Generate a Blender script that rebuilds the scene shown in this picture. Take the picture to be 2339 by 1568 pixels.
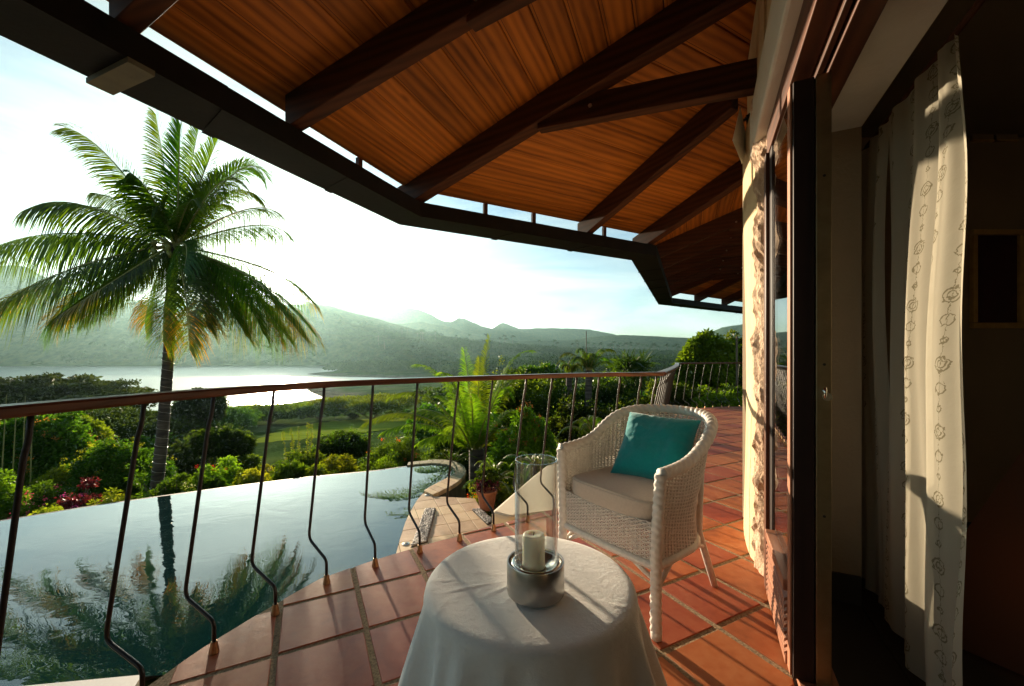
import bpy, math, random
import numpy as np
from mathutils import Vector, noise as mnoise
R = math.radians
scene = bpy.context.scene
for o in list(bpy.data.objects):
    bpy.data.objects.remove(o)

# ---------------------------------------------------------------- camera
CAMH = 1.12
cam_d = bpy.data.cameras.new('camera')
cam = bpy.data.objects.new('camera', cam_d)
scene.collection.objects.link(cam)
cam.location = (0, 0, CAMH)
cam.rotation_euler = (R(90), 0, 0)
cam_d.sensor_width = 36
cam_d.lens = 36 * 920 / 2339
cam_d.shift_y = 32 / 2339
cam_d.clip_start = 0.02
cam_d.clip_end = 30000
scene.camera = cam

# ---------------------------------------------------------------- sky, sun, exposure
SUN_AZ = math.atan((632 - 1169.5) / 920)          # left of straight ahead
SUN_EL = R(9.4)
SUNV = Vector((math.sin(SUN_AZ) * math.cos(SUN_EL), math.cos(SUN_AZ) * math.cos(SUN_EL), math.sin(SUN_EL)))
world = bpy.data.worlds.new('World')
scene.world = world
world.use_nodes = True
wt = world.node_tree
for n in list(wt.nodes):
    wt.nodes.remove(n)
def wn(t, **k):
    n = wt.nodes.new(t)
    for a, b in k.items():
        setattr(n, a, b)
    return n
sky = wn('ShaderNodeTexSky', sky_type='NISHITA')
sky.sun_disc = False
sky.sun_elevation = SUN_EL
sky.sun_rotation = SUN_AZ
sky.altitude = 100
sky.air_density = 1.0
sky.dust_density = 0.6
sky.ozone_density = 2.5
tc = wn('ShaderNodeTexCoord')
mp = wn('ShaderNodeMapping')
mp.inputs['Scale'].default_value = (1.0, 1.4, 6.0)
nz = wn('ShaderNodeTexNoise')
nz.inputs['Scale'].default_value = 1.6
nz.inputs['Detail'].default_value = 7
nz.inputs['Roughness'].default_value = 0.55
nz.inputs['Distortion'].default_value = 0.6
rp = wn('ShaderNodeValToRGB')
rp.color_ramp.elements[0].position = 0.38
rp.color_ramp.elements[1].position = 0.66
mul = wn('ShaderNodeMath', operation='MULTIPLY')
mul.inputs[1].default_value = 0.78
bw = wn('ShaderNodeRGBToBW')
cl = wn('ShaderNodeMixRGB', blend_type='MULTIPLY')
cl.inputs[0].default_value = 1.0
cl.inputs[2].default_value = (1.85, 1.92, 1.86, 1)
mx = wn('ShaderNodeMixRGB')
bg = wn('ShaderNodeBackground')
bg.inputs['Strength'].default_value = 0.07
out = wn('ShaderNodeOutputWorld')
L = wt.links.new
L(tc.outputs['Generated'], mp.inputs['Vector']); L(mp.outputs[0], nz.inputs['Vector'])
L(nz.outputs[0], rp.inputs[0]); L(rp.outputs[0], mul.inputs[0])
L(sky.outputs[0], bw.inputs[0]); L(bw.outputs[0], cl.inputs[1])
L(mul.outputs[0], mx.inputs[0]); L(sky.outputs[0], mx.inputs[1]); L(cl.outputs[0], mx.inputs[2])
tint = wn('ShaderNodeMixRGB', blend_type='MULTIPLY'); tint.inputs[0].default_value = 1.0; tint.inputs[2].default_value = (0.90, 1.0, 0.97, 1)
L(mx.outputs[0], tint.inputs[1])
# the sun's own disc and its aureole
dot = wn('ShaderNodeVectorMath', operation='DOT_PRODUCT'); dot.inputs[1].default_value = tuple(SUNV); L(tc.outputs['Generated'], dot.inputs[0])
acs = wn('ShaderNodeMath', operation='ARCCOSINE', use_clamp=False); L(dot.outputs['Value'], acs.inputs[0])
def lobe(w, amp):
    d = wn('ShaderNodeMath', operation='DIVIDE'); d.inputs[1].default_value = w; L(acs.outputs[0], d.inputs[0])
    e = wn('ShaderNodeMath', operation='MULTIPLY'); L(d.outputs[0], e.inputs[0]); e.inputs[1].default_value = -1.0
    x = wn('ShaderNodeMath', operation='EXPONENT'); L(e.outputs[0], x.inputs[0])
    m = wn('ShaderNodeMath', operation='MULTIPLY'); m.inputs[1].default_value = amp; L(x.outputs[0], m.inputs[0]); return m.outputs[0]
l1_, l2_ = lobe(R(0.55), 900.0), lobe(R(4.5), 9.0)
sm = wn('ShaderNodeMath', operation='ADD'); L(l1_, sm.inputs[0]); L(l2_, sm.inputs[1])
gw = wn('ShaderNodeMixRGB', blend_type='MULTIPLY'); gw.inputs[0].default_value = 1.0; gw.inputs[2].default_value = (1.0, 0.93, 0.78, 1); L(sm.outputs[0], gw.inputs[1])
ga = wn('ShaderNodeMixRGB', blend_type='ADD'); ga.inputs[0].default_value = 1.0; L(tint.outputs[0], ga.inputs[1]); L(gw.outputs[0], ga.inputs[2])
L(ga.outputs[0], bg.inputs['Color']); L(bg.outputs[0], out.inputs['Surface'])

sun_d = bpy.data.lights.new('sun', 'SUN')
sun_d.energy = 5.0
sun_d.angle = R(0.6)
sun_d.color = (1.0, 0.80, 0.56)
sun = bpy.data.objects.new('sun', sun_d)
scene.collection.objects.link(sun)
sun.rotation_euler = SUNV.to_track_quat('Z', 'Y').to_euler()

scene.view_settings.view_transform = 'Standard'
scene.view_settings.look = 'None'
scene.view_settings.gamma = 1
scene.view_settings.use_curve_mapping = False
scene.view_settings.exposure = 1.42
scene.cycles.use_denoising = True
scene.cycles.max_bounces = 10
scene.cycles.diffuse_bounces = 4
scene.cycles.glossy_bounces = 3
scene.cycles.transmission_bounces = 8
scene.cycles.transparent_max_bounces = 10
scene.cycles.volume_bounces = 0
scene.cycles.sample_clamp_indirect = 8

# ---------------------------------------------------------------- helpers
C = scene.collection
WLOC = {}
def PX(x, y, d):
    """photo pixel (2339 wide) at a given distance -> world point"""
    return ((x - 1169.5) / 920 * d, d, CAMH + (816 - y) / 920 * d)
def GX(x, y, z):
    d = (CAMH - z) * 920 / (y - 816)
    return ((x - 1169.5) / 920 * d, d, z)

def tag(o, label=None, cat=None, group=None, kind=None):
    if label: o['label'] = label
    if cat: o['category'] = cat
    if group: o['group'] = group
    if kind: o['kind'] = kind
    return o
def thing(name, label, cat, loc=(0, 0, 0), group=None, kind=None):
    o = bpy.data.objects.new(name, None)
    C.objects.link(o)
    o.empty_display_size = 0.1
    o.location = loc
    WLOC[o.name] = Vector(loc)
    return tag(o, label, cat, group, kind)
def link(name, me, parent=None, loc=None):
    o = bpy.data.objects.new(name, me)
    C.objects.link(o)
    if parent is not None:
        o.parent = parent
        WLOC[o.name] = WLOC.get(parent.name, Vector((0, 0, 0)))
    if loc is not None:
        o.location = loc
    return o
def copy_tree(o, parent=None):
    c = o.copy(); C.objects.link(c)
    if parent is not None: c.parent = parent
    for ch in list(o.children):
        copy_tree(ch, c)
    return c

class MB:
    """mesh builder in world coordinates"""
    def __init__(s):
        s.v = []; s.f = []; s.uv = []; s.has_uv = False
    def add(s, vs, fs):
        n = len(s.v)
        s.v += [tuple(v) for v in vs]
        s.f += [tuple(i + n for i in f) for f in fs]
        return s
    def box(s, x0, x1, y0, y1, z0, z1):
        return s.add([(x0,y0,z0),(x1,y0,z0),(x1,y1,z0),(x0,y1,z0),(x0,y0,z1),(x1,y0,z1),(x1,y1,z1),(x0,y1,z1)],
              [(0,3,2,1),(4,5,6,7),(0,1,5,4),(1,2,6,5),(2,3,7,6),(3,0,4,7)])
    def obox(s, fn, a0, a1, b0, b1, c0, c1):
        pts = [(a0,b0,c0),(a1,b0,c0),(a1,b1,c0),(a0,b1,c0),(a0,b0,c1),(a1,b0,c1),(a1,b1,c1),(a0,b1,c1)]
        return s.add([fn(*p) for p in pts], [(0,3,2,1),(4,5,6,7),(0,1,5,4),(1,2,6,5),(2,3,7,6),(3,0,4,7)])
    def beam(s, p0, p1, w, h, up=True):
        """beam whose bottom centre line runs p0-p1"""
        p0 = Vector(p0); p1 = Vector(p1)
        d = (p1 - p0); side = Vector((d.y, -d.x, 0)).normalized() * (w / 2)
        u = Vector((0, 0, h))
        vs = [p0 - side, p0 + side, p0 + side + u, p0 - side + u, p1 - side, p1 + side, p1 + side + u, p1 - side + u]
        return s.add(vs, [(0,1,2,3),(7,6,5,4),(0,4,5,1),(1,5,6,2),(2,6,7,3),(3,7,4,0)])
    def prism(s, poly, z0, z1):
        """poly: list of (x,y); z0,z1 numbers or functions"""
        n = len(poly)
        f0 = z0 if callable(z0) else (lambda x, y: z0)
        f1 = z1 if callable(z1) else (lambda x, y: z1)
        vs = [(x, y, f0(x, y)) for x, y in poly] + [(x, y, f1(x, y)) for x, y in poly]
        fs = [tuple(range(n))[::-1], tuple(range(n, 2 * n))]
        fs += [(i, (i + 1) % n, n + (i + 1) % n, n + i) for i in range(n)]
        return s.add(vs, fs)
    def tube(s, pts, r, k=8, cap=True, flat=None):
        pts = [Vector(p) for p in pts]
        n = len(pts)
        rr = r if hasattr(r, '__len__') else [r] * n
        t0 = (pts[1] - pts[0]).normalized()
        a = t0.orthogonal().normalized()
        base = len(s.v)
        for i, p in enumerate(pts):
            if i == 0: t = t0
            elif i == n - 1: t = (pts[i] - pts[i - 1]).normalized()
            else: t = ((pts[i + 1] - pts[i]).normalized() + (pts[i] - pts[i - 1]).normalized()).normalized()
            a = (a - t * a.dot(t))
            if a.length < 1e-6: a = t.orthogonal()
            a.normalize()
            b = t.cross(a)
            for j in range(k):
                an = 2 * math.pi * j / k
                s.v.append(tuple(p + (a * math.cos(an) + b * math.sin(an)) * rr[i]))
        for i in range(n - 1):
            for j in range(k):
                q = base + i * k + j; q2 = base + i * k + (j + 1) % k
                s.f.append((q, q2, q2 + k, q + k))
        if cap:
            s.f.append(tuple(base + j for j in range(k))[::-1])
            s.f.append(tuple(base + (n - 1) * k + j for j in range(k)))
        return s
    def lathe(s, prof, c, k=32, cap0=False, cap1=False, wob=None):
        base = len(s.v)
        for i, (r, z) in enumerate(prof):
            for j in range(k):
                an = 2 * math.pi * j / k
                q = r if wob is None else wob(r, z, an)
                s.v.append((c[0] + q * math.cos(an), c[1] + q * math.sin(an), c[2] + z))
        for i in range(len(prof) - 1):
            for j in range(k):
                a = base + i * k + j; b = base + i * k + (j + 1) % k
                s.f.append((a, b, b + k, a + k))
        if cap0: s.f.append(tuple(base + j for j in range(k))[::-1])
        if cap1: s.f.append(tuple(base + (len(prof) - 1) * k + j for j in range(k)))
        return s
    def mesh(s, name, off=(0, 0, 0), mat=None, smooth=False, uvfn=None):
        me = bpy.data.meshes.new(name)
        ox, oy, oz = off
        me.from_pydata([(x - ox, y - oy, z - oz) for x, y, z in s.v], [], s.f)
        if uvfn:
            uvl = me.uv_layers.new(name='UVMap')
            for lp in me.loops:
                uvl.data[lp.index].uv = uvfn(*s.v[lp.vertex_index])
        if mat: me.materials.append(mat)
        if smooth:
            me.shade_smooth()
        me.update()
        return me
    def build(s, name, mat, parent=None, smooth=False, uvfn=None, loc=None):
        off = WLOC.get(parent.name, (0, 0, 0)) if parent is not None else (loc or (0, 0, 0))
        o = link(name, s.mesh(name, off, mat, smooth, uvfn), parent)
        if parent is None and loc: o.location = loc
        return o

def np_mesh(name, verts, faces, mat, smooth=False, attr=None):
    """faces: (M,k) array all the same k"""
    me = bpy.data.meshes.new(name)
    nv, (nf, k) = len(verts), faces.shape
    me.vertices.add(nv); me.loops.add(nf * k); me.polygons.add(nf)
    me.vertices.foreach_set('co', np.asarray(verts, dtype=np.float32).ravel())
    me.loops.foreach_set('vertex_index', faces.astype(np.int32).ravel())
    me.polygons.foreach_set('loop_start', np.arange(0, nf * k, k, dtype=np.int32))
    if mat is not None: me.materials.append(mat)
    if attr is not None:
        a = me.attributes.new('tone', 'FLOAT', 'POINT')
        a.data.foreach_set('value', np.asarray(attr, dtype=np.float32))
    me.update(calc_edges=True)
    me.validate()
    if smooth: me.shade_smooth()
    return me

def bevel(o, w, seg=2):
    m = o.modifiers.new('bevel', 'BEVEL'); m.width = w; m.segments = seg; m.limit_method = 'ANGLE'; m.angle_limit = R(35)
    return o

def clip(poly, a, b, c):
    """keep the side a*x+b*y+c >= 0"""
    out = []
    for i in range(len(poly)):
        p, q = poly[i], poly[(i + 1) % len(poly)]
        dp = a * p[0] + b * p[1] + c; dq = a * q[0] + b * q[1] + c
        if dp >= 0: out.append(p)
        if dp * dq < 0:
            t = dp / (dp - dq)
            out.append((p[0] + (q[0] - p[0]) * t, p[1] + (q[1] - p[1]) * t))
    return out
def clip_to(poly, win):
    """clip poly to convex counter-clockwise window"""
    for i in range(len(win)):
        (x0, y0), (x1, y1) = win[i], win[(i + 1) % len(win)]
        if len(poly) < 3: return []
        poly = clip(poly, -(y1 - y0), (x1 - x0), -(-(y1 - y0) * x0 + (x1 - x0) * y0))
    return poly
def area(p):
    return 0.5 * sum(p[i][0] * p[(i + 1) % len(p)][1] - p[(i + 1) % len(p)][0] * p[i][1] for i in range(len(p)))
def xline(p, d, q, e):
    """intersection of p+t*d and q+u*e"""
    det = d[0] * -e[1] + e[0] * d[1]
    rx, ry = q[0] - p[0], q[1] - p[1]
    t = (rx * -e[1] + e[0] * ry) / det
    return (p[0] + d[0] * t, p[1] + d[1] * t)

# ---------------------------------------------------------------- materials
def newmat(name):
    m = bpy.data.materials.new(name); m.use_nodes = True
    nt = m.node_tree
    return m, nt, nt.nodes['Principled BSDF'], nt.links.new
def nd(nt, t, **k):
    n = nt.nodes.new(t)
    for a, b in k.items():
        if a in n.inputs: n.inputs[a].default_value = b
        else: setattr(n, a, b)
    return n
def setp(b, **k):
    for a, v in k.items():
        b.inputs[a.replace('_', ' ')].default_value = v
def ramp(nt, fac, stops):
    r = nt.nodes.new('ShaderNodeValToRGB')
    e = r.color_ramp.elements
    while len(e) < len(stops): e.new(0.5)
    for i, (p, c) in enumerate(stops):
        e[i].position = p; e[i].color = tuple(c) + (1,) if len(c) == 3 else c
    nt.links.new(fac, r.inputs[0])
    return r.outputs[0]
def basic(name, c1, c2=None, scale=5, rough=0.6, bump=0.0, bscale=None, metallic=0, spec=0.5, stretch=(1, 1, 1), coords='Object', detail=5, rnd=0.0, rvar=0.1, dist=0.01):
    m, nt, b, L = newmat(name)
    tcn = nd(nt, 'ShaderNodeTexCoord')
    mpn = nd(nt, 'ShaderNodeMapping'); mpn.inputs['Scale'].default_value = stretch
    oi = nd(nt, 'ShaderNodeObjectInfo')
    L(tcn.outputs[coords], mpn.inputs['Vector'])
    if coords == 'UV':
        va = nd(nt, 'ShaderNodeVectorMath', operation='MULTIPLY_ADD')
        va.inputs[1].default_value = (1, 1, 1)
        sc_ = nd(nt, 'ShaderNodeVectorMath', operation='SCALE'); sc_.inputs['Scale'].default_value = 37.0
        cb = nd(nt, 'ShaderNodeCombineXYZ'); L(oi.outputs['Random'], cb.inputs[0]); L(oi.outputs['Random'], cb.inputs[1])
        L(cb.outputs[0], sc_.inputs[0])
        L(tcn.outputs['UV'], va.inputs[0]); L(sc_.outputs[0], va.inputs[2]); L(va.outputs[0], mpn.inputs['Vector'])
    nn = nd(nt, 'ShaderNodeTexNoise', Scale=scale, Detail=detail, Roughness=0.6)
    L(mpn.outputs[0], nn.inputs['Vector'])
    c2 = c2 or c1
    col = ramp(nt, nn.outputs[0], [(0.3, c1), (0.7, c2)])
    if rnd:
        hs = nd(nt, 'ShaderNodeHueSaturation')
        mr = nd(nt, 'ShaderNodeMapRange'); mr.inputs['To Min'].default_value = 1 - rnd; mr.inputs['To Max'].default_value = 1 + rnd
        L(oi.outputs['Random'], mr.inputs['Value']); L(mr.outputs[0], hs.inputs['Value']); L(col, hs.inputs['Color'])
        col = hs.outputs[0]
    L(col, b.inputs['Base Color'])
    mr2 = nd(nt, 'ShaderNodeMapRange'); mr2.inputs['To Min'].default_value = max(0.02, rough - rvar); mr2.inputs['To Max'].default_value = min(1, rough + rvar)
    L(nn.outputs[0], mr2.inputs['Value']); L(mr2.outputs[0], b.inputs['Roughness'])
    setp(b, Metallic=metallic, Specular_IOR_Level=spec)
    if bump:
        n2 = nd(nt, 'ShaderNodeTexNoise', Scale=bscale or scale * 4, Detail=6, Roughness=0.65)
        L(mpn.outputs[0], n2.inputs['Vector'])
        bp = nd(nt, 'ShaderNodeBump', Strength=bump, Distance=dist)
        L(n2.outputs[0], bp.inputs['Height']); L(bp.outputs[0], b.inputs['Normal'])
    return m
def leafmat(name, c1, c2, trans=0.45, gloss=0.04, tcol=None, var=0.25, scale=0.9, hue=0.03):
    m, nt, b, L = newmat(name)
    nt.nodes.remove(b)
    o = nt.nodes['Material Output']
    tcn = nd(nt, 'ShaderNodeTexCoord'); oi = nd(nt, 'ShaderNodeObjectInfo'); geo = nd(nt, 'ShaderNodeNewGeometry')
    nn = nd(nt, 'ShaderNodeTexNoise', Scale=scale, Detail=4)
    L(geo.outputs['Position'], nn.inputs['Vector'])
    at = nd(nt, 'ShaderNodeAttribute', attribute_name='tone')
    ad = nd(nt, 'ShaderNodeMath', operation='ADD'); L(nn.outputs[0], ad.inputs[0]); L(at.outputs['Fac'], ad.inputs[1])
    col = ramp(nt, ad.outputs[0], [(0.3, c1), (0.75, c2)])
    hs = nd(nt, 'ShaderNodeHueSaturation')
    mr = nd(nt, 'ShaderNodeMapRange'); mr.inputs['To Min'].default_value = 1 - var; mr.inputs['To Max'].default_value = 1 + var
    L(oi.outputs['Random'], mr.inputs['Value']); L(mr.outputs[0], hs.inputs['Value'])
    mh = nd(nt, 'ShaderNodeMapRange'); mh.inputs['To Min'].default_value = 0.5 - hue; mh.inputs['To Max'].default_value = 0.5 + hue
    L(oi.outputs['Random'], mh.inputs['Value']); L(mh.outputs[0], hs.inputs['Hue'])
    L(col, hs.inputs['Color'])
    df = nd(nt, 'ShaderNodeBsdfDiffuse'); tr = nd(nt, 'ShaderNodeBsdfTranslucent'); gl = nd(nt, 'ShaderNodeBsdfGlossy', Roughness=0.45)
    L(hs.outputs[0], df.inputs[0])
    tm = nd(nt, 'ShaderNodeMixRGB', blend_type='MULTIPLY'); tm.inputs[0].default_value = 1
    tm.inputs[2].default_value = tuple(tcol or (1.6, 1.5, 0.5)) + (1,)
    L(hs.outputs[0], tm.inputs[1]); L(tm.outputs[0], tr.inputs[0])
    m1 = nd(nt, 'ShaderNodeMixShader'); m1.inputs[0].default_value = trans
    L(df.outputs[0], m1.inputs[1]); L(tr.outputs[0], m1.inputs[2])
    fr = nd(nt, 'ShaderNodeFresnel', IOR=1.4)
    mf = nd(nt, 'ShaderNodeMath', operation='MULTIPLY'); mf.inputs[1].default_value = gloss * 2
    L(fr.outputs[0], mf.inputs[0])
    m2 = nd(nt, 'ShaderNodeMixShader'); L(mf.outputs[0], m2.inputs[0]); L(m1.outputs[0], m2.inputs[1]); L(gl.outputs[0], m2.inputs[2])
    L(m2.outputs[0], o.inputs['Surface'])
    return m
def wood(name, c1, c2, rough=0.4, rnd=0.15, coat=0.0, knots=True, groove=False, spec=0.25):
    """grain along UV u"""
    m, nt, b, L = newmat(name)
    tcn = nd(nt, 'ShaderNodeTexCoord'); oi = nd(nt, 'ShaderNodeObjectInfo')
    sc_ = nd(nt, 'ShaderNodeVectorMath', operation='SCALE'); sc_.inputs['Scale'].default_value = 53.0
    cb = nd(nt, 'ShaderNodeCombineXYZ')
    for i in range(2): L(oi.outputs['Random'], cb.inputs[i])
    L(cb.outputs[0], sc_.inputs[0])
    va = nd(nt, 'ShaderNodeVectorMath', operation='ADD'); L(tcn.outputs['UV'], va.inputs[0]); L(sc_.outputs[0], va.inputs[1])
    mpn = nd(nt, 'ShaderNodeMapping'); mpn.inputs['Scale'].default_value = (0.6, 4.5, 1); L(va.outputs[0], mpn.inputs[0])
    nn = nd(nt, 'ShaderNodeTexNoise', Scale=1.6, Detail=8, Roughness=0.62, Distortion=0.6); L(mpn.outputs[0], nn.inputs['Vector'])
    mpf = nd(nt, 'ShaderNodeMapping'); mpf.inputs['Scale'].default_value = (3, 90, 1); L(va.outputs[0], mpf.inputs[0])
    nf = nd(nt, 'ShaderNodeTexNoise', Scale=1.5, Detail=4); L(mpf.outputs[0], nf.inputs['Vector'])
    mpw = nd(nt, 'ShaderNodeMapping'); mpw.inputs['Scale'].default_value = (0.35, 2.6, 1); L(va.outputs[0], mpw.inputs[0])
    wv = nd(nt, 'ShaderNodeTexWave', wave_type='RINGS', Scale=2.2, Distortion=5.0, Detail=3); wv.inputs['Detail Scale'].default_value = 1.2
    L(mpw.outputs[0], wv.inputs['Vector'])
    mx1 = nd(nt, 'ShaderNodeMath', operation='MULTIPLY_ADD'); mx1.inputs[1].default_value = 0.12; L(nf.outputs[0], mx1.inputs[0]); L(nn.outputs[0], mx1.inputs[2])
    mx2 = nd(nt, 'ShaderNodeMath', operation='MULTIPLY_ADD'); mx2.inputs[1].default_value = 0.30; L(wv.outputs[0], mx2.inputs[0]); L(mx1.outputs[0], mx2.inputs[2])
    col = ramp(nt, mx2.outputs[0], [(0.40, c1), (0.64, tuple((a + b_) / 2 for a, b_ in zip(c1, c2))), (0.95, c2)])
    if knots:
        mk = nd(nt, 'ShaderNodeMapping'); mk.inputs['Scale'].default_value = (1.3, 4.0, 1); L(va.outputs[0], mk.inputs[0])
        vo = nd(nt, 'ShaderNodeTexVoronoi', Scale=1.0); L(mk.outputs[0], vo.inputs['Vector'])
        kf = ramp(nt, vo.outputs['Distance'], [(0.03, (0.25, 0.2, 0.18)), (0.085, (1, 1, 1))])
        mm = nd(nt, 'ShaderNodeMixRGB', blend_type='MULTIPLY'); mm.inputs[0].default_value = 0.8
        L(col, mm.inputs[1]); L(kf, mm.inputs[2]); col = mm.outputs[0]
    hs = nd(nt, 'ShaderNodeHueSaturation')
    mr = nd(nt, 'ShaderNodeMapRange'); mr.inputs['To Min'].default_value = 1 - rnd; mr.inputs['To Max'].default_value = 1 + rnd
    L(oi.outputs['Random'], mr.inputs['Value']); L(mr.outputs[0], hs.inputs['Value']); L(col, hs.inputs['Color'])
    L(hs.outputs[0], b.inputs['Base Color'])
    mr2 = nd(nt, 'ShaderNodeMapRange'); mr2.inputs['To Min'].default_value = rough - 0.08; mr2.inputs['To Max'].default_value = rough + 0.15
    L(nn.outputs[0], mr2.inputs['Value']); L(mr2.outputs[0], b.inputs['Roughness'])
    setp(b, Specular_IOR_Level=spec)
    bp = nd(nt, 'ShaderNodeBump', Strength=0.25, Distance=0.002); L(mx1.outputs[0], bp.inputs['Height']); L(bp.outputs[0], b.inputs['Normal'])
    if groove:
        tv = nd(nt, 'ShaderNodeSeparateXYZ'); L(tcn.outputs['UV'], tv.inputs[0])
        fx = nd(nt, 'ShaderNodeMath', operation='FRACT'); L(tv.outputs[1], fx.inputs[0])
        g1 = nd(nt, 'ShaderNodeMath', operation='SUBTRACT'); g1.inputs[1].default_value = 0.017; L(fx.outputs[0], g1.inputs[0])
        g2 = nd(nt, 'ShaderNodeMath', operation='ABSOLUTE'); L(g1.outputs[0], g2.inputs[0])
        g3 = nd(nt, 'ShaderNodeMath', operation='LESS_THAN'); g3.inputs[1].default_value = 0.0014; L(g2.outputs[0], g3.inputs[0])
        gm = nd(nt, 'ShaderNodeMixRGB'); gm.inputs[2].default_value = (.03, .010, .004, 1); L(g3.outputs[0], gm.inputs[0]); L(hs.outputs[0], gm.inputs[1]); L(gm.outputs[0], b.inputs['Base Color'])
    if coat: setp(b, Coat_Weight=coat, Coat_Roughness=0.25)
    return m

M = {}
M['plank'] = wood('varnished planks', (0.16, 0.046, 0.006), (0.50, 0.165, 0.020), rough=0.45, rnd=0.22, groove=True)
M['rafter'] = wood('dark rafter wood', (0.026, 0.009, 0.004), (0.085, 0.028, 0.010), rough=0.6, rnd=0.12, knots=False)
M['rail'] = wood('handrail wood', (0.035, 0.011, 0.006), (0.14, 0.045, 0.020), rough=0.28, rnd=0.02, knots=False)
M['frame'] = wood('door frame wood', (0.035, 0.012, 0.006), (0.13, 0.043, 0.018), rough=0.4, rnd=0.05, knots=False)
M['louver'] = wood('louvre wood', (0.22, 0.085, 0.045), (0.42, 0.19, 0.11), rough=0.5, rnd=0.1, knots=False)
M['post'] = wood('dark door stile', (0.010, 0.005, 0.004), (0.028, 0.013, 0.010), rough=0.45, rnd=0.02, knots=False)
M['deck'] = basic('roof underlay', (0.05, 0.03, 0.02), rough=0.9)
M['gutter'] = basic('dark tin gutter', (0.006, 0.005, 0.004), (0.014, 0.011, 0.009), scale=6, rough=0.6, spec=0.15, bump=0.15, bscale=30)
M['gutter_pale'] = basic('weathered tin', (0.10, 0.095, 0.065), (0.16, 0.15, 0.10), scale=9, rough=0.7)
M['iron'] = basic('black wrought iron', (0.012, 0.011, 0.010), (0.022, 0.018, 0.016), scale=40, rough=0.42, bump=0.2, bscale=120)
M['brass'] = basic('aged brass', (0.35, 0.20, 0.10), (0.50, 0.30, 0.15), scale=60, rough=0.38, metallic=1)
M['steel'] = basic('brushed steel', (0.42, 0.40, 0.37), (0.55, 0.52, 0.48), scale=5, rough=0.30, metallic=1, stretch=(1, 1, 6), rvar=0.03)
M['steel_in'] = basic('polished steel', (0.50, 0.48, 0.44), (0.6, 0.57, 0.52), scale=20, rough=0.2, metallic=1)
M['lockplate'] = basic('satin brass plate', (0.28, 0.22, 0.12), (0.36, 0.28, 0.16), scale=30, rough=0.42, metallic=1)
M['chrome'] = basic('knob metal', (0.7, 0.66, 0.6), rough=0.15, metallic=1)
M['white'] = basic('white plaster', (0.62, 0.58, 0.50), (0.72, 0.68, 0.60), scale=3, rough=0.85, bump=0.25, bscale=40)
M['ochre'] = basic('ochre plaster', (0.58, 0.43, 0.24), (0.70, 0.55, 0.33), scale=4, rough=0.9, bump=0.5, bscale=18, dist=0.02)
M['rubble'] = basic('rough rubble', (0.42, 0.28, 0.18), (0.70, 0.52, 0.37), scale=9, rough=0.95, bump=1.0, bscale=30, dist=0.02)
M['cream'] = basic('cream stucco', (0.62, 0.52, 0.38), (0.74, 0.64, 0.48), scale=2, rough=0.9, bump=0.2, bscale=30)
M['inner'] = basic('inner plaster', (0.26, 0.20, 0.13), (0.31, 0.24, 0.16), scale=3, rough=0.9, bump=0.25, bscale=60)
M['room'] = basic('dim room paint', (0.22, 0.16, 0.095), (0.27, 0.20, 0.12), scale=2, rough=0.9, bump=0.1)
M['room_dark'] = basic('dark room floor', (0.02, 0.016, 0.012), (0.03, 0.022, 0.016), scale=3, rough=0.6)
M['wax'] = None
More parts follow.
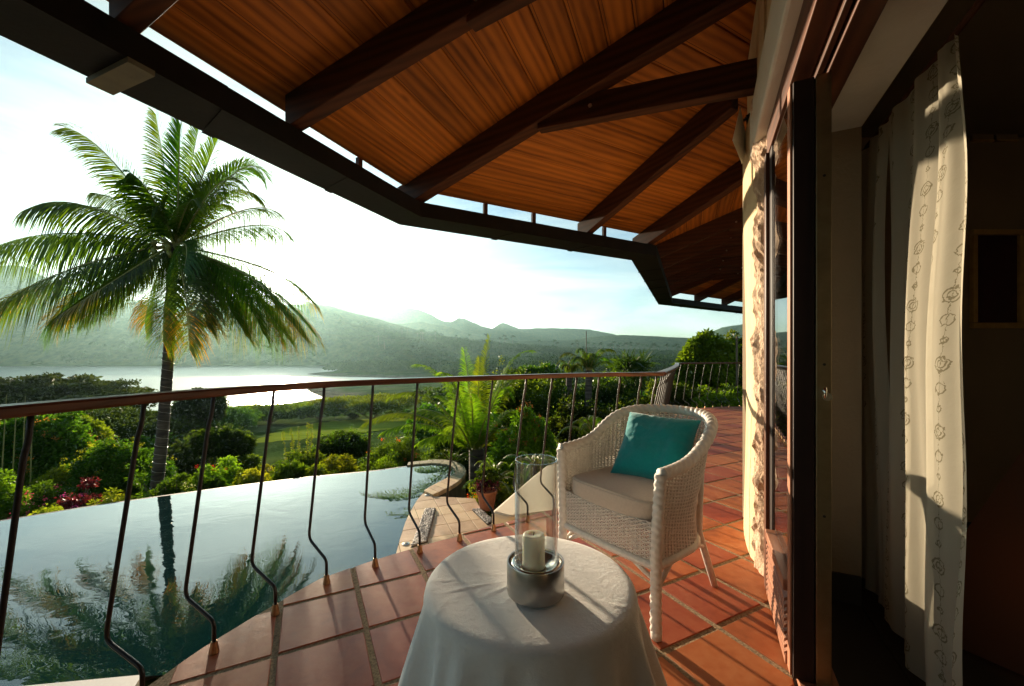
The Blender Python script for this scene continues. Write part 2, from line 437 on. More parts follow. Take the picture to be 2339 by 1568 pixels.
def tile_mat(name, c1, c2, c3, rough):
    m, nt, b, L = newmat(name)
    g = nd(nt, 'ShaderNodeNewGeometry'); oi = nd(nt, 'ShaderNodeObjectInfo')
    n1 = nd(nt, 'ShaderNodeTexNoise', Scale=3.2, Detail=6, Roughness=0.6, Distortion=0.5); L(g.outputs['Position'], n1.inputs['Vector'])
    n2 = nd(nt, 'ShaderNodeTexNoise', Scale=26, Detail=5); L(g.outputs['Position'], n2.inputs['Vector'])
    n3 = nd(nt, 'ShaderNodeTexNoise', Scale=150, Detail=2); L(g.outputs['Position'], n3.inputs['Vector'])
    ma = nd(nt, 'ShaderNodeMath', operation='MULTIPLY_ADD'); ma.inputs[1].default_value = 0.35; L(n2.outputs[0], ma.inputs[0]); L(n1.outputs[0], ma.inputs[2])
    col = ramp(nt, ma.outputs[0], [(0.45, c1), (0.66, c2), (0.92, c3)])
    hs = nd(nt, 'ShaderNodeHueSaturation')
    mr = nd(nt, 'ShaderNodeMapRange'); mr.inputs['To Min'].default_value = 0.82; mr.inputs['To Max'].default_value = 1.16
    mh = nd(nt, 'ShaderNodeMapRange'); mh.inputs['To Min'].default_value = 0.49; mh.inputs['To Max'].default_value = 0.51
    L(oi.outputs['Random'], mr.inputs['Value']); L(mr.outputs[0], hs.inputs['Value']); L(oi.outputs['Random'], mh.inputs['Value']); L(mh.outputs[0], hs.inputs['Hue'])
    L(col, hs.inputs['Color'])
    # pits and scuffs
    vo = nd(nt, 'ShaderNodeTexVoronoi', Scale=38, Randomness=1.0); L(g.outputs['Position'], vo.inputs['Vector'])
    pit = ramp(nt, vo.outputs['Distance'], [(0.05, (0.25, 0.2, 0.2)), (0.12, (1, 1, 1))])
    mm = nd(nt, 'ShaderNodeMixRGB', blend_type='MULTIPLY'); L(hs.outputs[0], mm.inputs[1]); L(pit, mm.inputs[2])
    gate = ramp(nt, n2.outputs[0], [(0.62, (0, 0, 0)), (0.68, (1, 1, 1))]); L(gate, mm.inputs[0])
    L(mm.outputs[0], b.inputs['Base Color'])
    mr2 = nd(nt, 'ShaderNodeMapRange'); mr2.inputs['To Min'].default_value = rough - 0.14; mr2.inputs['To Max'].default_value = rough + 0.2
    L(n1.outputs[0], mr2.inputs['Value']); L(mr2.outputs[0], b.inputs['Roughness'])
    ms = nd(nt, 'ShaderNodeMath', operation='MULTIPLY_ADD'); ms.inputs[1].default_value = 0.12; L(n3.outputs[0], ms.inputs[0]); L(n2.outputs[0], ms.inputs[2])
    ms2 = nd(nt, 'ShaderNodeMath', operation='MULTIPLY_ADD'); ms2.inputs[1].default_value = 1.6; L(n1.outputs[0], ms2.inputs[0]); L(ms.outputs[0], ms2.inputs[2])
    bp = nd(nt, 'ShaderNodeBump', Strength=0.22, Distance=0.003); L(ms2.outputs[0], bp.inputs['Height']); L(bp.outputs[0], b.inputs['Normal'])
    setp(b, Specular_IOR_Level=0.26)
    return m
M['tile'] = tile_mat('terracotta tile', (0.24, 0.056, 0.019), (0.37, 0.092, 0.030), (0.44, 0.15, 0.060), 0.42)
M['patio_tile'] = tile_mat('sandstone patio tile', (0.50, 0.32, 0.18), (0.62, 0.42, 0.25), (0.70, 0.50, 0.32), 0.55)
M['grout'] = basic('sandy grout', (0.12, 0.08, 0.036), (0.42, 0.29, 0.155), scale=110, rough=0.95, bump=1.0, bscale=160, detail=3, dist=0.006)
M['slab'] = basic('terrace slab', (0.20, 0.13, 0.08), (0.34, 0.24, 0.15), scale=12, rough=0.95, bump=0.6, bscale=50)
M['coping_white'] = basic('white coping', (0.62, 0.60, 0.56), (0.72, 0.70, 0.66), scale=10, rough=0.7)
M['poolwall'] = basic('dark pool wall', (0.05, 0.045, 0.035), (0.12, 0.10, 0.08), scale=8, rough=0.6, bump=0.3, bscale=30)
M['moss'] = basic('mossy stone coping', (0.10, 0.12, 0.04), (0.42, 0.36, 0.24), scale=18, rough=0.8, bump=0.5, bscale=50)
M['terracotta'] = basic('terracotta pot', (0.28, 0.085, 0.035), (0.42, 0.15, 0.07), scale=14, rough=0.8, bump=0.2)
M['rock'] = basic('grey boulder', (0.02, 0.018, 0.016), (0.09, 0.08, 0.068), scale=4, rough=0.9, bump=0.8, bscale=14, dist=0.03)
M['pebble'] = basic('river pebbles', (0.05, 0.045, 0.045), (0.42, 0.36, 0.32), scale=28, rough=0.6, detail=1, rnd=0.2)
M['bark'] = basic('bark', (0.09, 0.07, 0.05), (0.20, 0.16, 0.12), scale=8, rough=0.9, bump=0.8, bscale=30, stretch=(1, 1, 0.3), dist=0.02)
def palm_bark():
    m, nt, b, L = newmat('palm trunk')
    tcn = nd(nt, 'ShaderNodeTexCoord')
    mpn = nd(nt, 'ShaderNodeMapping'); mpn.inputs['Scale'].default_value = (1.2, 1.2, 9); L(tcn.outputs['Object'], mpn.inputs[0])
    nn = nd(nt, 'ShaderNodeTexNoise', Scale=1.6, Detail=6); L(mpn.outputs[0], nn.inputs['Vector'])
    L(ramp(nt, nn.outputs[0], [(0.35, (0.03, 0.023, 0.018)), (0.6, (0.085, 0.068, 0.052)), (0.78, (0.17, 0.145, 0.115))]), b.inputs['Base Color'])
    setp(b, Roughness=0.9)
    bp = nd(nt, 'ShaderNodeBump', Strength=0.8, Distance=0.02); L(nn.outputs[0], bp.inputs['Height']); L(bp.outputs[0], b.inputs['Normal'])
    return m
M['palmbark'] = palm_bark()
M['frond'] = leafmat('coconut leaflet', (0.034, 0.080, 0.010), (0.085, 0.155, 0.018), trans=0.6, gloss=0.03, tcol=(1.9, 1.9, 0.35))
M['frond_yellow'] = leafmat('yellowing leaflet', (0.14, 0.14, 0.015), (0.34, 0.27, 0.03), trans=0.55, gloss=0.06, tcol=(2.2, 1.5, 0.3))
M['rachis'] = basic('leaf stalk', (0.16, 0.17, 0.04), (0.26, 0.24, 0.07), rough=0.5)
M['coconut'] = basic('green coconut', (0.09, 0.12, 0.02), (0.22, 0.22, 0.05), rough=0.4)
M['leaf_bright'] = leafmat('bright leaf', (0.060, 0.125, 0.010), (0.17, 0.27, 0.020), trans=0.5)
M['leaf_mid'] = leafmat('mid green leaf', (0.030, 0.072, 0.008), (0.10, 0.175, 0.016), trans=0.5)
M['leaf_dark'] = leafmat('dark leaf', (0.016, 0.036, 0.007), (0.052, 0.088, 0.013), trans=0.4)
M['leaf_yellow'] = leafmat('yellow green leaf', (0.11, 0.16, 0.012), (0.27, 0.31, 0.03), trans=0.5)
M['leaf_maroon'] = leafmat('maroon leaf', (0.07, 0.015, 0.020), (0.20, 0.045, 0.045), trans=0.4, tcol=(1.5, 0.9, 0.8))
M['leaf_feather'] = leafmat('date palm leaflet', (0.075, 0.15, 0.012), (0.19, 0.30, 0.022), trans=0.5, gloss=0.006)
M['fl_orange'] = leafmat('orange blossom', (0.55, 0.20, 0.03), (0.75, 0.36, 0.08), trans=0.35, tcol=(1.2, 1.1, 0.8))
M['fl_red'] = leafmat('red blossom', (0.60, 0.035, 0.012), (0.80, 0.10, 0.03), trans=0.35, tcol=(1.2, 1.0, 0.8))
M['fl_pink'] = leafmat('pink blossom', (0.55, 0.05, 0.20), (0.80, 0.16, 0.36), trans=0.35, tcol=(1.2, 1.0, 1.0))
M['fl_cream'] = leafmat('cream leaf', (0.50, 0.48, 0.25), (0.72, 0.70, 0.45), trans=0.35, tcol=(1.2, 1.1, 0.9))
M['tip_red'] = leafmat('reddish new leaf', (0.22, 0.07, 0.02), (0.40, 0.18, 0.05), trans=0.5, tcol=(1.5, 1.1, 0.6))
M['canopy'] = leafmat('distant canopy', (0.018, 0.050, 0.014), (0.055, 0.10, 0.026), trans=0.08, gloss=0.0, scale=0.02, var=0.4, tcol=(1.2, 1.2, 0.6))
M['soil'] = basic('garden ground', (0.018, 0.026, 0.008), (0.055, 0.065, 0.020), scale=0.8, rough=1.0, bump=0.5, bscale=6, spec=0.1, dist=0.1)
M['grassblade'] = leafmat('grass', (0.05, 0.085, 0.012), (0.12, 0.16, 0.03), trans=0.4, gloss=0.1)

def thinglass(name, tint=(1, 1, 1), ior=1.5, rough=0.0, extra=0.0, power=4.0):
    m, nt, b, L = newmat(name); nt.nodes.remove(b)
    o = nt.nodes['Material Output']
    tr = nd(nt, 'ShaderNodeBsdfTransparent'); tr.inputs[0].default_value = tint + (1,)
    gl = nd(nt, 'ShaderNodeBsdfGlossy', Roughness=rough)
    fr = nd(nt, 'ShaderNodeFresnel', IOR=ior)
    # facing based fresnel without inside flip
    geo = nd(nt, 'ShaderNodeNewGeometry')
    dt = nd(nt, 'ShaderNodeVectorMath', operation='DOT_PRODUCT'); L(geo.outputs['Normal'], dt.inputs[0]); L(geo.outputs['Incoming'], dt.inputs[1])
    ab = nd(nt, 'ShaderNodeMath', operation='ABSOLUTE'); L(dt.outputs['Value'], ab.inputs[0])
    sb = nd(nt, 'ShaderNodeMath', operation='SUBTRACT'); sb.inputs[0].default_value = 1; L(ab.outputs[0], sb.inputs[1])
    pw = nd(nt, 'ShaderNodeMath', operation='POWER'); pw.inputs[1].default_value = power; L(sb.outputs[0], pw.inputs[0])
    ml = nd(nt, 'ShaderNodeMath', operation='MULTIPLY_ADD', use_clamp=True); ml.inputs[1].default_value = 0.85; ml.inputs[2].default_value = 0.07 + extra; L(pw.outputs[0], ml.inputs[0])
    mx_ = nd(nt, 'ShaderNodeMixShader'); L(ml.outputs[0], mx_.inputs[0]); L(tr.outputs[0], mx_.inputs[1]); L(gl.outputs[0], mx_.inputs[2])
    L(mx_.outputs[0], o.inputs['Surface'])
    return m
M['glass'] = thinglass('window glass')
M['cupglass'] = thinglass('hurricane glass', (0.975, 0.985, 0.98), extra=0.02, power=2.4)

def cloth_mat(name, c1, c2, scale, bump, trans=0.0, sheen=0.3):
    m, nt, b, L = newmat(name)
    tcn = nd(nt, 'ShaderNodeTexCoord')
    nn = nd(nt, 'ShaderNodeTexNoise', Scale=scale, Detail=6, Roughness=0.7); L(tcn.outputs['Object'], nn.inputs['Vector'])
    n2 = nd(nt, 'ShaderNodeTexNoise', Scale=scale * 7, Detail=3); L(tcn.outputs['Object'], n2.inputs['Vector'])
    L(ramp(nt, nn.outputs[0], [(0.3, c1), (0.7, c2)]), b.inputs['Base Color'])
    ma = nd(nt, 'ShaderNodeMath', operation='MULTIPLY_ADD'); ma.inputs[1].default_value = 0.3; L(n2.outputs[0], ma.inputs[0]); L(nn.outputs[0], ma.inputs[2])
    bp = nd(nt, 'ShaderNodeBump', Strength=bump, Distance=0.004); L(ma.outputs[0], bp.inputs['Height']); L(bp.outputs[0], b.inputs['Normal'])
    setp(b, Roughness=0.92, Sheen_Weight=sheen, Specular_IOR_Level=0.15)
    return m
M['tablecloth'] = cloth_mat('white cotton', (0.84, 0.82, 0.78), (0.90, 0.88, 0.84), 55, 0.55)
M['cushion'] = cloth_mat('beige canvas', (0.50, 0.41, 0.33), (0.58, 0.48, 0.39), 90, 0.25)
M['teal'] = cloth_mat('teal cotton', (0.004, 0.23, 0.25), (0.008, 0.29, 0.30), 120, 0.3, sheen=0.4)
M['wicker'] = basic('white painted wicker', (0.60, 0.56, 0.50), (0.74, 0.70, 0.63), scale=45, rough=0.5, bump=0.2, bscale=200)

def wax_mat():
    m, nt, b, L = newmat('ivory wax')
    setp(b, Base_Color=(0.92, 0.87, 0.70, 1), Roughness=0.45, Subsurface_Weight=0.35, Subsurface_Radius=(0.03, 0.02, 0.01), Subsurface_Scale=0.6)
    return m
M['wax'] = wax_mat()

def curtain_mat():
    """sheer voile with embroidered rings strung on threads (UV in metres)"""
    m, nt, b, L = newmat('embroidered voile'); nt.nodes.remove(b)
    o = nt.nodes['Material Output']
    tcn = nd(nt, 'ShaderNodeTexCoord'); sx = nd(nt, 'ShaderNodeSeparateXYZ'); L(tcn.outputs['UV'], sx.inputs[0])
    def math_(op, a, b_=None, c_=None):
        n = nd(nt, 'ShaderNodeMath', operation=op)
        for i, q in enumerate((a, b_, c_)):
            if q is None: continue
            if isinstance(q, (int, float)): n.inputs[i].default_value = q
            else: L(q, n.inputs[i])
        return n.outputs[0]
    ns = nd(nt, 'ShaderNodeTexNoise', Scale=90, Detail=2); L(tcn.outputs['UV'], ns.inputs['Vector'])
    wob = math_('MULTIPLY', math_('SUBTRACT', ns.outputs[0], 0.5), 0.022)
    u = math_('ADD', sx.outputs[0], wob); v = math_('ADD', sx.outputs[1], wob)
    uu = math_('SUBTRACT', math_('FRACT', math_('DIVIDE', u, 0.15)), 0.5)
    du = math_('MULTIPLY', uu, 0.15)
    masks = []
    for per, off, rad, w in ((0.20, 0.0, 0.026, 0.006), (0.20, 0.0, 0.014, 0.005), (0.20, 0.36, 0.020, 0.005), (0.20, 0.66, 0.010, 0.006)):
        vv = math_('SUBTRACT', math_('FRACT', math_('ADD', math_('DIVIDE', v, per), off)), 0.5)
        dv = math_('MULTIPLY', vv, per * 1.25)
        dist = math_('SQRT', math_('ADD', math_('MULTIPLY', du, du), math_('MULTIPLY', dv, dv)))
        ring = math_('LESS_THAN', math_('ABSOLUTE', math_('SUBTRACT', dist, rad)), w / 2)
        masks.append(ring)
    line = math_('LESS_THAN', math_('ABSOLUTE', du), 0.0012)
    mk = line
    for q in masks: mk = math_('MAXIMUM', mk, q)
    df = nd(nt, 'ShaderNodeBsdfDiffuse'); tl = nd(nt, 'ShaderNodeBsdfTranslucent'); tp = nd(nt, 'ShaderNodeBsdfTransparent')
    cm = nd(nt, 'ShaderNodeMixRGB'); cm.inputs[1].default_value = (0.68, 0.63, 0.50, 1); cm.inputs[2].default_value = (0.27, 0.24, 0.16, 1); L(mk, cm.inputs[0])
    L(cm.outputs[0], df.inputs[0]); L(cm.outputs[0], tl.inputs[0])
    fine = nd(nt, 'ShaderNodeTexNoise', Scale=14, Detail=4); L(tcn.outputs['UV'], fine.inputs['Vector'])
    bp = nd(nt, 'ShaderNodeBump', Strength=0.5, Distance=0.006); L(fine.outputs[0], bp.inputs['Height']); L(bp.outputs[0], df.inputs['Normal']); L(bp.outputs[0], tl.inputs['Normal'])
    m1 = nd(nt, 'ShaderNodeMixShader'); m1.inputs[0].default_value = 0.58; L(df.outputs[0], m1.inputs[1]); L(tl.outputs[0], m1.inputs[2])
    m2 = nd(nt, 'ShaderNodeMixShader'); L(m1.outputs[0], m2.inputs[1]); L(tp.outputs[0], m2.inputs[2])
    L(math_('MULTIPLY', math_('SUBTRACT', 1, mk), 0.18), m2.inputs[0])
    L(m2.outputs[0], o.inputs['Surface'])
    return m
M['curtain'] = curtain_mat()

def water_mat(name, base, wave, strength, rough=0.02, stretch=(1, 1, 1), ior=1.45, deep=None):
    m, nt, b, L = newmat(name)
    g = nd(nt, 'ShaderNodeNewGeometry')
    mpn = nd(nt, 'ShaderNodeMapping'); mpn.inputs['Scale'].default_value = stretch; L(g.outputs['Position'], mpn.inputs[0])
    nn = nd(nt, 'ShaderNodeTexNoise', Scale=wave, Detail=3, Roughness=0.5, Distortion=0.4); L(mpn.outputs[0], nn.inputs['Vector'])
    bp = nd(nt, 'ShaderNodeBump', Strength=strength, Distance=0.05); L(nn.outputs[0], bp.inputs['Height']); L(bp.outputs[0], b.inputs['Normal'])
    setp(b, Base_Color=tuple(base) + (1,), Roughness=rough, IOR=ior)
    return m
M['pool'] = water_mat('pool water', (0.004, 0.024, 0.024), 2.6, 0.045, rough=0.01, stretch=(1.0, 1.5, 1), ior=2.0)
M['lake'] = water_mat('lake water', (0.05, 0.07, 0.07), 0.35, 1.0, rough=0.32, stretch=(0.3, 1, 1))

# ================================================================ LAYOUT
A_ = (-1.91, 1.50); B_ = (-1.02, 3.65); C_ = (1.48, 4.99); D_ = (3.34, 9.19); E_ = (5.68, 10.73)
def unit(a):
    l = math.hypot(*a); return (a[0] / l, a[1] / l)
wd = unit((0.43, 0.903)); wn_ = (wd[1], -wd[0])           # along the house wall, and into the house
def WL(s, t, z):
    return (0.31 + s * wd[0] + t * wn_[0], s * wd[1] + t * wn_[1], z)
FOOT = [(-1.30, 0.55), (-1.27, 0.80), (-1.235, 1.05), (-1.19, 1.295), (-1.129, 1.526), (-1.031, 1.755), (-.916, 1.99), (-.732, 2.156), (-.529, 2.31),
        (-.321, 2.461), (-.119, 2.60), (.107, 2.744), (.30, 2.875), (.485, 2.975), (.665, 3.04), (.835, 3.09), (1.0, 3.13), (1.15, 3.17)]
FOOT2 = []
for i in range(1, 22):
    q = i / 22
    FOOT2.append((1.17 + (3.40 - 1.17) * q, 3.18 + (8.30 - 3.18) * q - 0.12 * math.sin(q * math.pi)))
FOOT3 = [(3.44, 8.38), (3.60, 8.56), (3.80, 8.64), (4.01, 8.72), (4.23, 8.82), (4.45, 8.92), (4.67, 8.98), (4.88, 9.05), (5.10, 9.02), (5.33, 8.95), (5.55, 8.85)]
ALLF = FOOT + FOOT2 + FOOT3
def offset_line(pts, d):
    out = []
    for i, p in enumerate(pts):
        a = pts[max(0, i - 1)]; b = pts[min(len(pts) - 1, i + 1)]
        t = unit((b[0] - a[0], b[1] - a[1]))
        out.append((p[0] - t[1] * d, p[1] + t[0] * d))
    return out
EDGE = offset_line(ALLF, 0.07)      # outer (left of travel) edge of the terrace
# terrace outline, counter-clockwise
TERR = EDGE[::-1] + [(-1.38, 0.3), (-1.40, -0.6), (-1.35, -2.4), WL(-2.6, 0, 0)[:2]] + [WL(3.05, 0.0, 0)[:2], WL(3.05, 0.9, 0)[:2], (4.6, 5.6), (6.6, 8.6)]
if area(TERR) < 0: TERR = TERR[::-1]

# ================================================================ GROUND, LAKE, HILLS
LAKEZ = -18.9
LPX = [(-1500, 838.2), (-600, 838.2), (0, 838), (400, 837), (800, 836.5), (850, 838), (800, 846), (730, 851), (700, 855), (760, 860.5), (900, 864), (980, 865.5), (985, 869), (930, 874), (770, 880), (700, 889),
       (712, 897), (745, 909), (640, 924), (505, 933), (300, 945), (0, 965), (-500, 1000), (-1500, 1010)]
LAKE = [GX(x, y, LAKEZ)[:2] for x, y in LPX]
def sdist(px, py, poly):
    inside = np.zeros(px.shape, bool); dm = np.full(px.shape, 1e12)
    n = len(poly)
    for i in range(n):
        x0, y0 = poly[i]; x1, y1 = poly[(i + 1) % n]
        ex, ey = x1 - x0, y1 - y0
        t = np.clip(((px - x0) * ex + (py - y0) * ey) / (ex * ex + ey * ey + 1e-9), 0, 1)
        d = (px - x0 - t * ex) ** 2 + (py - y0 - t * ey) ** 2
        dm = np.minimum(dm, d)
        c = ((y0 > py) != (y1 > py)) & (px < (x1 - x0) * (py - y0) / (y1 - y0 + 1e-12) + x0)
        inside ^= c
    return np.sqrt(dm) * np.where(inside, -1, 1)
_rng = np.random.default_rng(5)
_per = [(_rng.uniform(0, 6.28), _rng.uniform(0, 6.28), _rng.uniform(0, 6.28)) for _ in range(40)]
def fnoise(x, y, s, octs=5, seed=0):
    """cheap sum-of-sines fractal"""
    v = np.zeros_like(x); a = 1.0; f = 1.0 / s
    for o in range(octs):
        for k in range(3):
            p = _per[(seed * 7 + o * 3 + k) % 40]
            an = p[0]
            v = v + a * np.sin((x * math.cos(an) + y * math.sin(an)) * f * 6.28 + p[1] + 1.3 * np.sin((x * math.sin(an + 1) - y * math.cos(an + 1)) * f * 4.1 + p[2])) / 3
        a *= 0.5; f *= 2.03
    return v
RIDGES = [  # distance, width, skyline (photo x, photo y)
    (1010, 150, [(-1500, 765), (0, 762), (200, 758), (400, 762), (560, 768), (720, 758), (860, 764), (950, 772), (1100, 786), (1250, 800), (1400, 806), (1560, 812), (1800, 815), (2600, 815)]),
    (1450, 330, [(-1500, 560), (-400, 590), (-100, 600), (0, 610), (60, 612), (120, 645), (240, 690), (380, 702), (520, 708), (640, 704), (720, 696), (760, 703), (850, 728), (940, 752), (1010, 768), (1100, 785), (1400, 808), (2600, 812)]),
    (2000, 260, [(-1500, 700), (300, 700), (640, 706), (780, 716), (900, 742), (960, 736), (1030, 748), (1080, 766), (1180, 780), (1300, 778), (1360, 770), (1420, 765), (1500, 769), (1600, 774), (1700, 776), (1900, 770), (2600, 765)]),
    (2900, 430, [(-1500, 640), (500, 690), (640, 700), (700, 690), (760, 697), (820, 710), (885, 718), (905, 706), (925, 703), (960, 709), (985, 720), (1012, 735), (1032, 737), (1048, 727), (1066, 730), (1095, 744), (1125, 752), (1145, 738), (1160, 741), (1185, 752), (1240, 750), (1290, 751), (1345, 753), (1400, 764), (1470, 784), (1540, 788), (1590, 782), (1620, 762), (1650, 748), (1700, 741), (1800, 735), (2000, 742), (2600, 740)]),
]
BASE_R = np.array([0, 7, 9, 12, 16, 22, 30, 42, 60, 80, 110, 150, 200, 300, 500, 800, 1100, 1600, 8000.])
BASE_Z = np.array([-4.6, -4.6, -4.4, -4.5, -4.9, -5.6, -6.5, -7.6, -8.9, -10.2, -12.6, -15, -16.6, -17.3, -17, -15, -13, -13, -18.])
def terrain(x, y):
    x = np.asarray(x, float); y = np.asarray(y, float)
    r = np.hypot(x, y); az = np.arctan2(x, np.maximum(y, 1e-3)); az = np.where(y <= 0, np.sign(x) * 1.5, az)
    z = np.interp(r, BASE_R, BASE_Z)
    z = z + fnoise(x, y, 60, 4, 1) * np.interp(r, [0, 20, 120, 400], [0.0, 0.10, 0.30, 2.0])
    azx = 1169.5 + 920 * np.tan(np.clip(az, -1.02, 0.98))
    # right of the lake the land is a little higher: rolling wooded valley
    right = np.clip((azx - 960) / 250, 0, 1)
    z = z + right * np.interp(r, [0, 60, 200, 500, 900, 2000], [0, 0, 2.2, 6.5, 10, 14])
    for i, (D, wdt, sk) in enumerate(RIDGES):
        xs = [a for a, b in sk]; ys = [b for a, b in sk]
        top = CAMH + (816 - np.interp(azx, xs, ys)) / 920 * D * np.where(az < 0, 1.0, np.cos(az))
        q = (np.where(az < 0, y, r) - D) / wdt
        wob = fnoise(x, y, 400, 5, 2 + i)
        h = top + 20
        nq = np.where(q < 0, np.exp(-(q ** 2) * 0.9), np.exp(-(q ** 2) * 0.5))
        rough = wob * 0.16 * h * (1 - nq) * nq * 2.0
        z = np.maximum(z, -20 + h * nq + rough + fnoise(x, y, 90, 4, 3) * h * 0.012 * (nq > .05))
    sd = sdist(x, y, LAKE)
    shore = LAKEZ + 0.06 + np.clip(sd, 0, None) * 0.075 + np.clip(sd - 25, 0, None) * 0.62
    z = np.where(sd > 0, np.minimum(np.maximum(z, LAKEZ + 0.4 + 0 * sd), shore), LAKEZ + np.clip(sd * 0.08, -4, -0.02))
    return z
NA, NR = 520, 330
azs = np.radians(np.linspace(-100, 100, NA)); rs = np.concatenate([[0.5, 4], np.geomspace(6.5, 5200, NR - 2)])
AZ, RR = np.meshgrid(azs, rs)
TX = RR * np.sin(AZ); TY = RR * np.cos(AZ)
TZ = terrain(TX, TY)
idx = np.arange(NA * NR).reshape(NR, NA)
F = np.stack([idx[:-1, :-1], idx[:-1, 1:], idx[1:, 1:], idx[1:, :-1]], -1)
def terrain_mat():
    m, nt, b, L = newmat('wooded hills and ground')
    g = nd(nt, 'ShaderNodeNewGeometry')
    n1 = nd(nt, 'ShaderNodeTexNoise', Scale=0.045, Detail=8, Roughness=0.7); L(g.outputs['Position'], n1.inputs['Vector'])
    n2 = nd(nt, 'ShaderNodeTexVoronoi', Scale=0.09); L(g.outputs['Position'], n2.inputs['Vector'])
    ad = nd(nt, 'ShaderNodeMath', operation='MULTIPLY_ADD'); ad.inputs[1].default_value = 0.35; L(n2.outputs['Distance'], ad.inputs[0]); L(n1.outputs[0], ad.inputs[2])
    col = ramp(nt, ad.outputs[0], [(0.4, (0.014, 0.036, 0.010)), (0.62, (0.038, 0.072, 0.018)), (0.85, (0.075, 0.105, 0.030))])
    # bare shore near lake level
    sp = nd(nt, 'ShaderNodeSeparateXYZ'); L(g.outputs['Position'], sp.inputs[0])
    n3 = nd(nt, 'ShaderNodeTexNoise', Scale=0.03, Detail=8); L(g.outputs['Position'], n3.inputs['Vector'])
    zz = nd(nt, 'ShaderNodeMath', operation='MULTIPLY_ADD'); zz.inputs[1].default_value = 3.0; L(n3.outputs[0], zz.inputs[0]); L(sp.outputs[2], zz.inputs[2])
    shore = nd(nt, 'ShaderNodeMapRange'); shore.inputs['From Min'].default_value = LAKEZ + 2.1; shore.inputs['From Max'].default_value = LAKEZ + 3.0
    L(zz.outputs[0], shore.inputs['Value'])
    n4 = nd(nt, 'ShaderNodeTexNoise', Scale=0.25, Detail=8, Roughness=0.7); L(g.outputs['Position'], n4.inputs['Vector'])
    sc = ramp(nt, n4.outputs[0], [(0.35, (0.05, 0.048, 0.036)), (0.7, (0.19, 0.165, 0.125))])
    mxx = nd(nt, 'ShaderNodeMixRGB'); L(shore.outputs[0], mxx.inputs[0]); L(sc, mxx.inputs[1]); L(col, mxx.inputs[2])
    L(mxx.outputs[0], b.inputs['Base Color'])
    setp(b, Roughness=1.0, Specular_IOR_Level=0.0)
    bp = nd(nt, 'ShaderNodeBump', Strength=0.9, Distance=4.0); L(ad.outputs[0], bp.inputs['Height']); L(bp.outputs[0], b.inputs['Normal'])
    return m
M['terrain'] = terrain_mat()
nsplit = int(np.searchsorted(rs, 260))
v_all = np.stack([TX, TY, TZ], -1).reshape(-1, 3)
for nm, r0, r1 in (('ground', 0, nsplit), ('hills', nsplit, NR - 1)):
    fv = F[r0:r1].reshape(-1, 4)
    lo = r0 * NA; hi = (r1 + 1) * NA
    me = np_mesh(nm, v_all[lo:hi], fv - lo, M['terrain'], smooth=True)
    o = link(nm, me); tag(o, kind='structure')
# lake surface
lk = MB(); lk.add([(-5000, 60, LAKEZ), (600, 60, LAKEZ), (600, 2500, LAKEZ), (-5000, 2500, LAKEZ)], [(0, 1, 2, 3)])
tag(lk.build('lake_water', M['lake']), kind='structure')
def gz(x, y):
    return float(terrain(np.array([x]), np.array([y]))[0])

# lawn: a mown strip on the flat ground, draped 5 cm above the terrain
def drape(name, pxpts, z0, mat, lift, n=46):
    poly = [GX(x, y, z0)[:2] for x, y in pxpts]
    if area(poly) < 0: poly = poly[::-1]
    xs = [p[0] for p in poly]; ys = [p[1] for p in poly]
    gx = np.linspace(min(xs), max(xs), n); gy = np.linspace(min(ys), max(ys), n)
    X, Y = np.meshgrid(gx, gy); S = sdist(X, Y, poly); Z = terrain(X, Y) + lift
    ids = np.arange(n * n).reshape(n, n)
    f = np.stack([ids[:-1, :-1], ids[:-1, 1:], ids[1:, 1:], ids[1:, :-1]], -1).reshape(-1, 4)
    keep = (S.reshape(-1)[f] < 0.6).all(1)
    me = np_mesh(name, np.stack([X, Y, Z], -1).reshape(-1, 3), f[keep], mat, smooth=True)
    return link(name, me)
M['lawn'] = basic('mown lawn', (0.12, 0.19, 0.018), (0.21, 0.27, 0.034), scale=0.5, rough=1.0, bump=0.5, bscale=8, stretch=(0.4, 1.4, 1), spec=0.0, dist=0.05)
lawn = tag(drape('lawn', [(560, 1035), (640, 985), (735, 962), (870, 948), (1000, 940), (1180, 930), (1450, 925), (1000, 975), (930, 1000), (800, 1010), (700, 1030)], -9.6, M['lawn'], 0.05), kind='structure')
lawn2 = tag(drape('lawn', [(1395, 868), (1500, 866), (1500, 880), (1440, 890), (1380, 884)], -8.6, M['lawn'], 1.2), kind='structure')
# ================================================================ TERRACE
U_ = (math.cos(R(27.1)), math.sin(R(27.1))); V_ = (-U_[1], U_[0]); PITCH = 0.325; GAP = 0.023
ORG = (0.853, 1.672)
tf = MB(); tf.prism(TERR, -0.30, -0.0024)
terrace = tf.build('terrace_floor', M['grout']); tag(terrace, kind='structure'); WLOC[terrace.name] = Vector((0, 0, 0))
random.seed(3)
full = []
def bev_tile(poly, z0, z1, b=0.004):
    """prism with a tiny chamfer"""
    mb = MB(); cx = sum(p[0] for p in poly) / len(poly); cy = sum(p[1] for p in poly) / len(poly)
    n = len(poly)
    ins = []
    for p in poly:
        d = math.hypot(p[0] - cx, p[1] - cy); k = max(0, 1 - b / max(d, 1e-3))
        ins.append((cx + (p[0] - cx) * k, cy + (p[1] - cy) * k))
    vs = [(x, y, z0) for x, y in poly] + [(x, y, z1 - b * 0.8) for x, y in poly] + [(x, y, z1) for x, y in ins]
    fs = [tuple(2 * n + i for i in range(n))]
    for i in range(n):
        j = (i + 1) % n
        fs += [(i, j, n + j, n + i), (n + i, n + j, 2 * n + j, 2 * n + i)]
    mb.add(vs, fs); return mb
shared = []
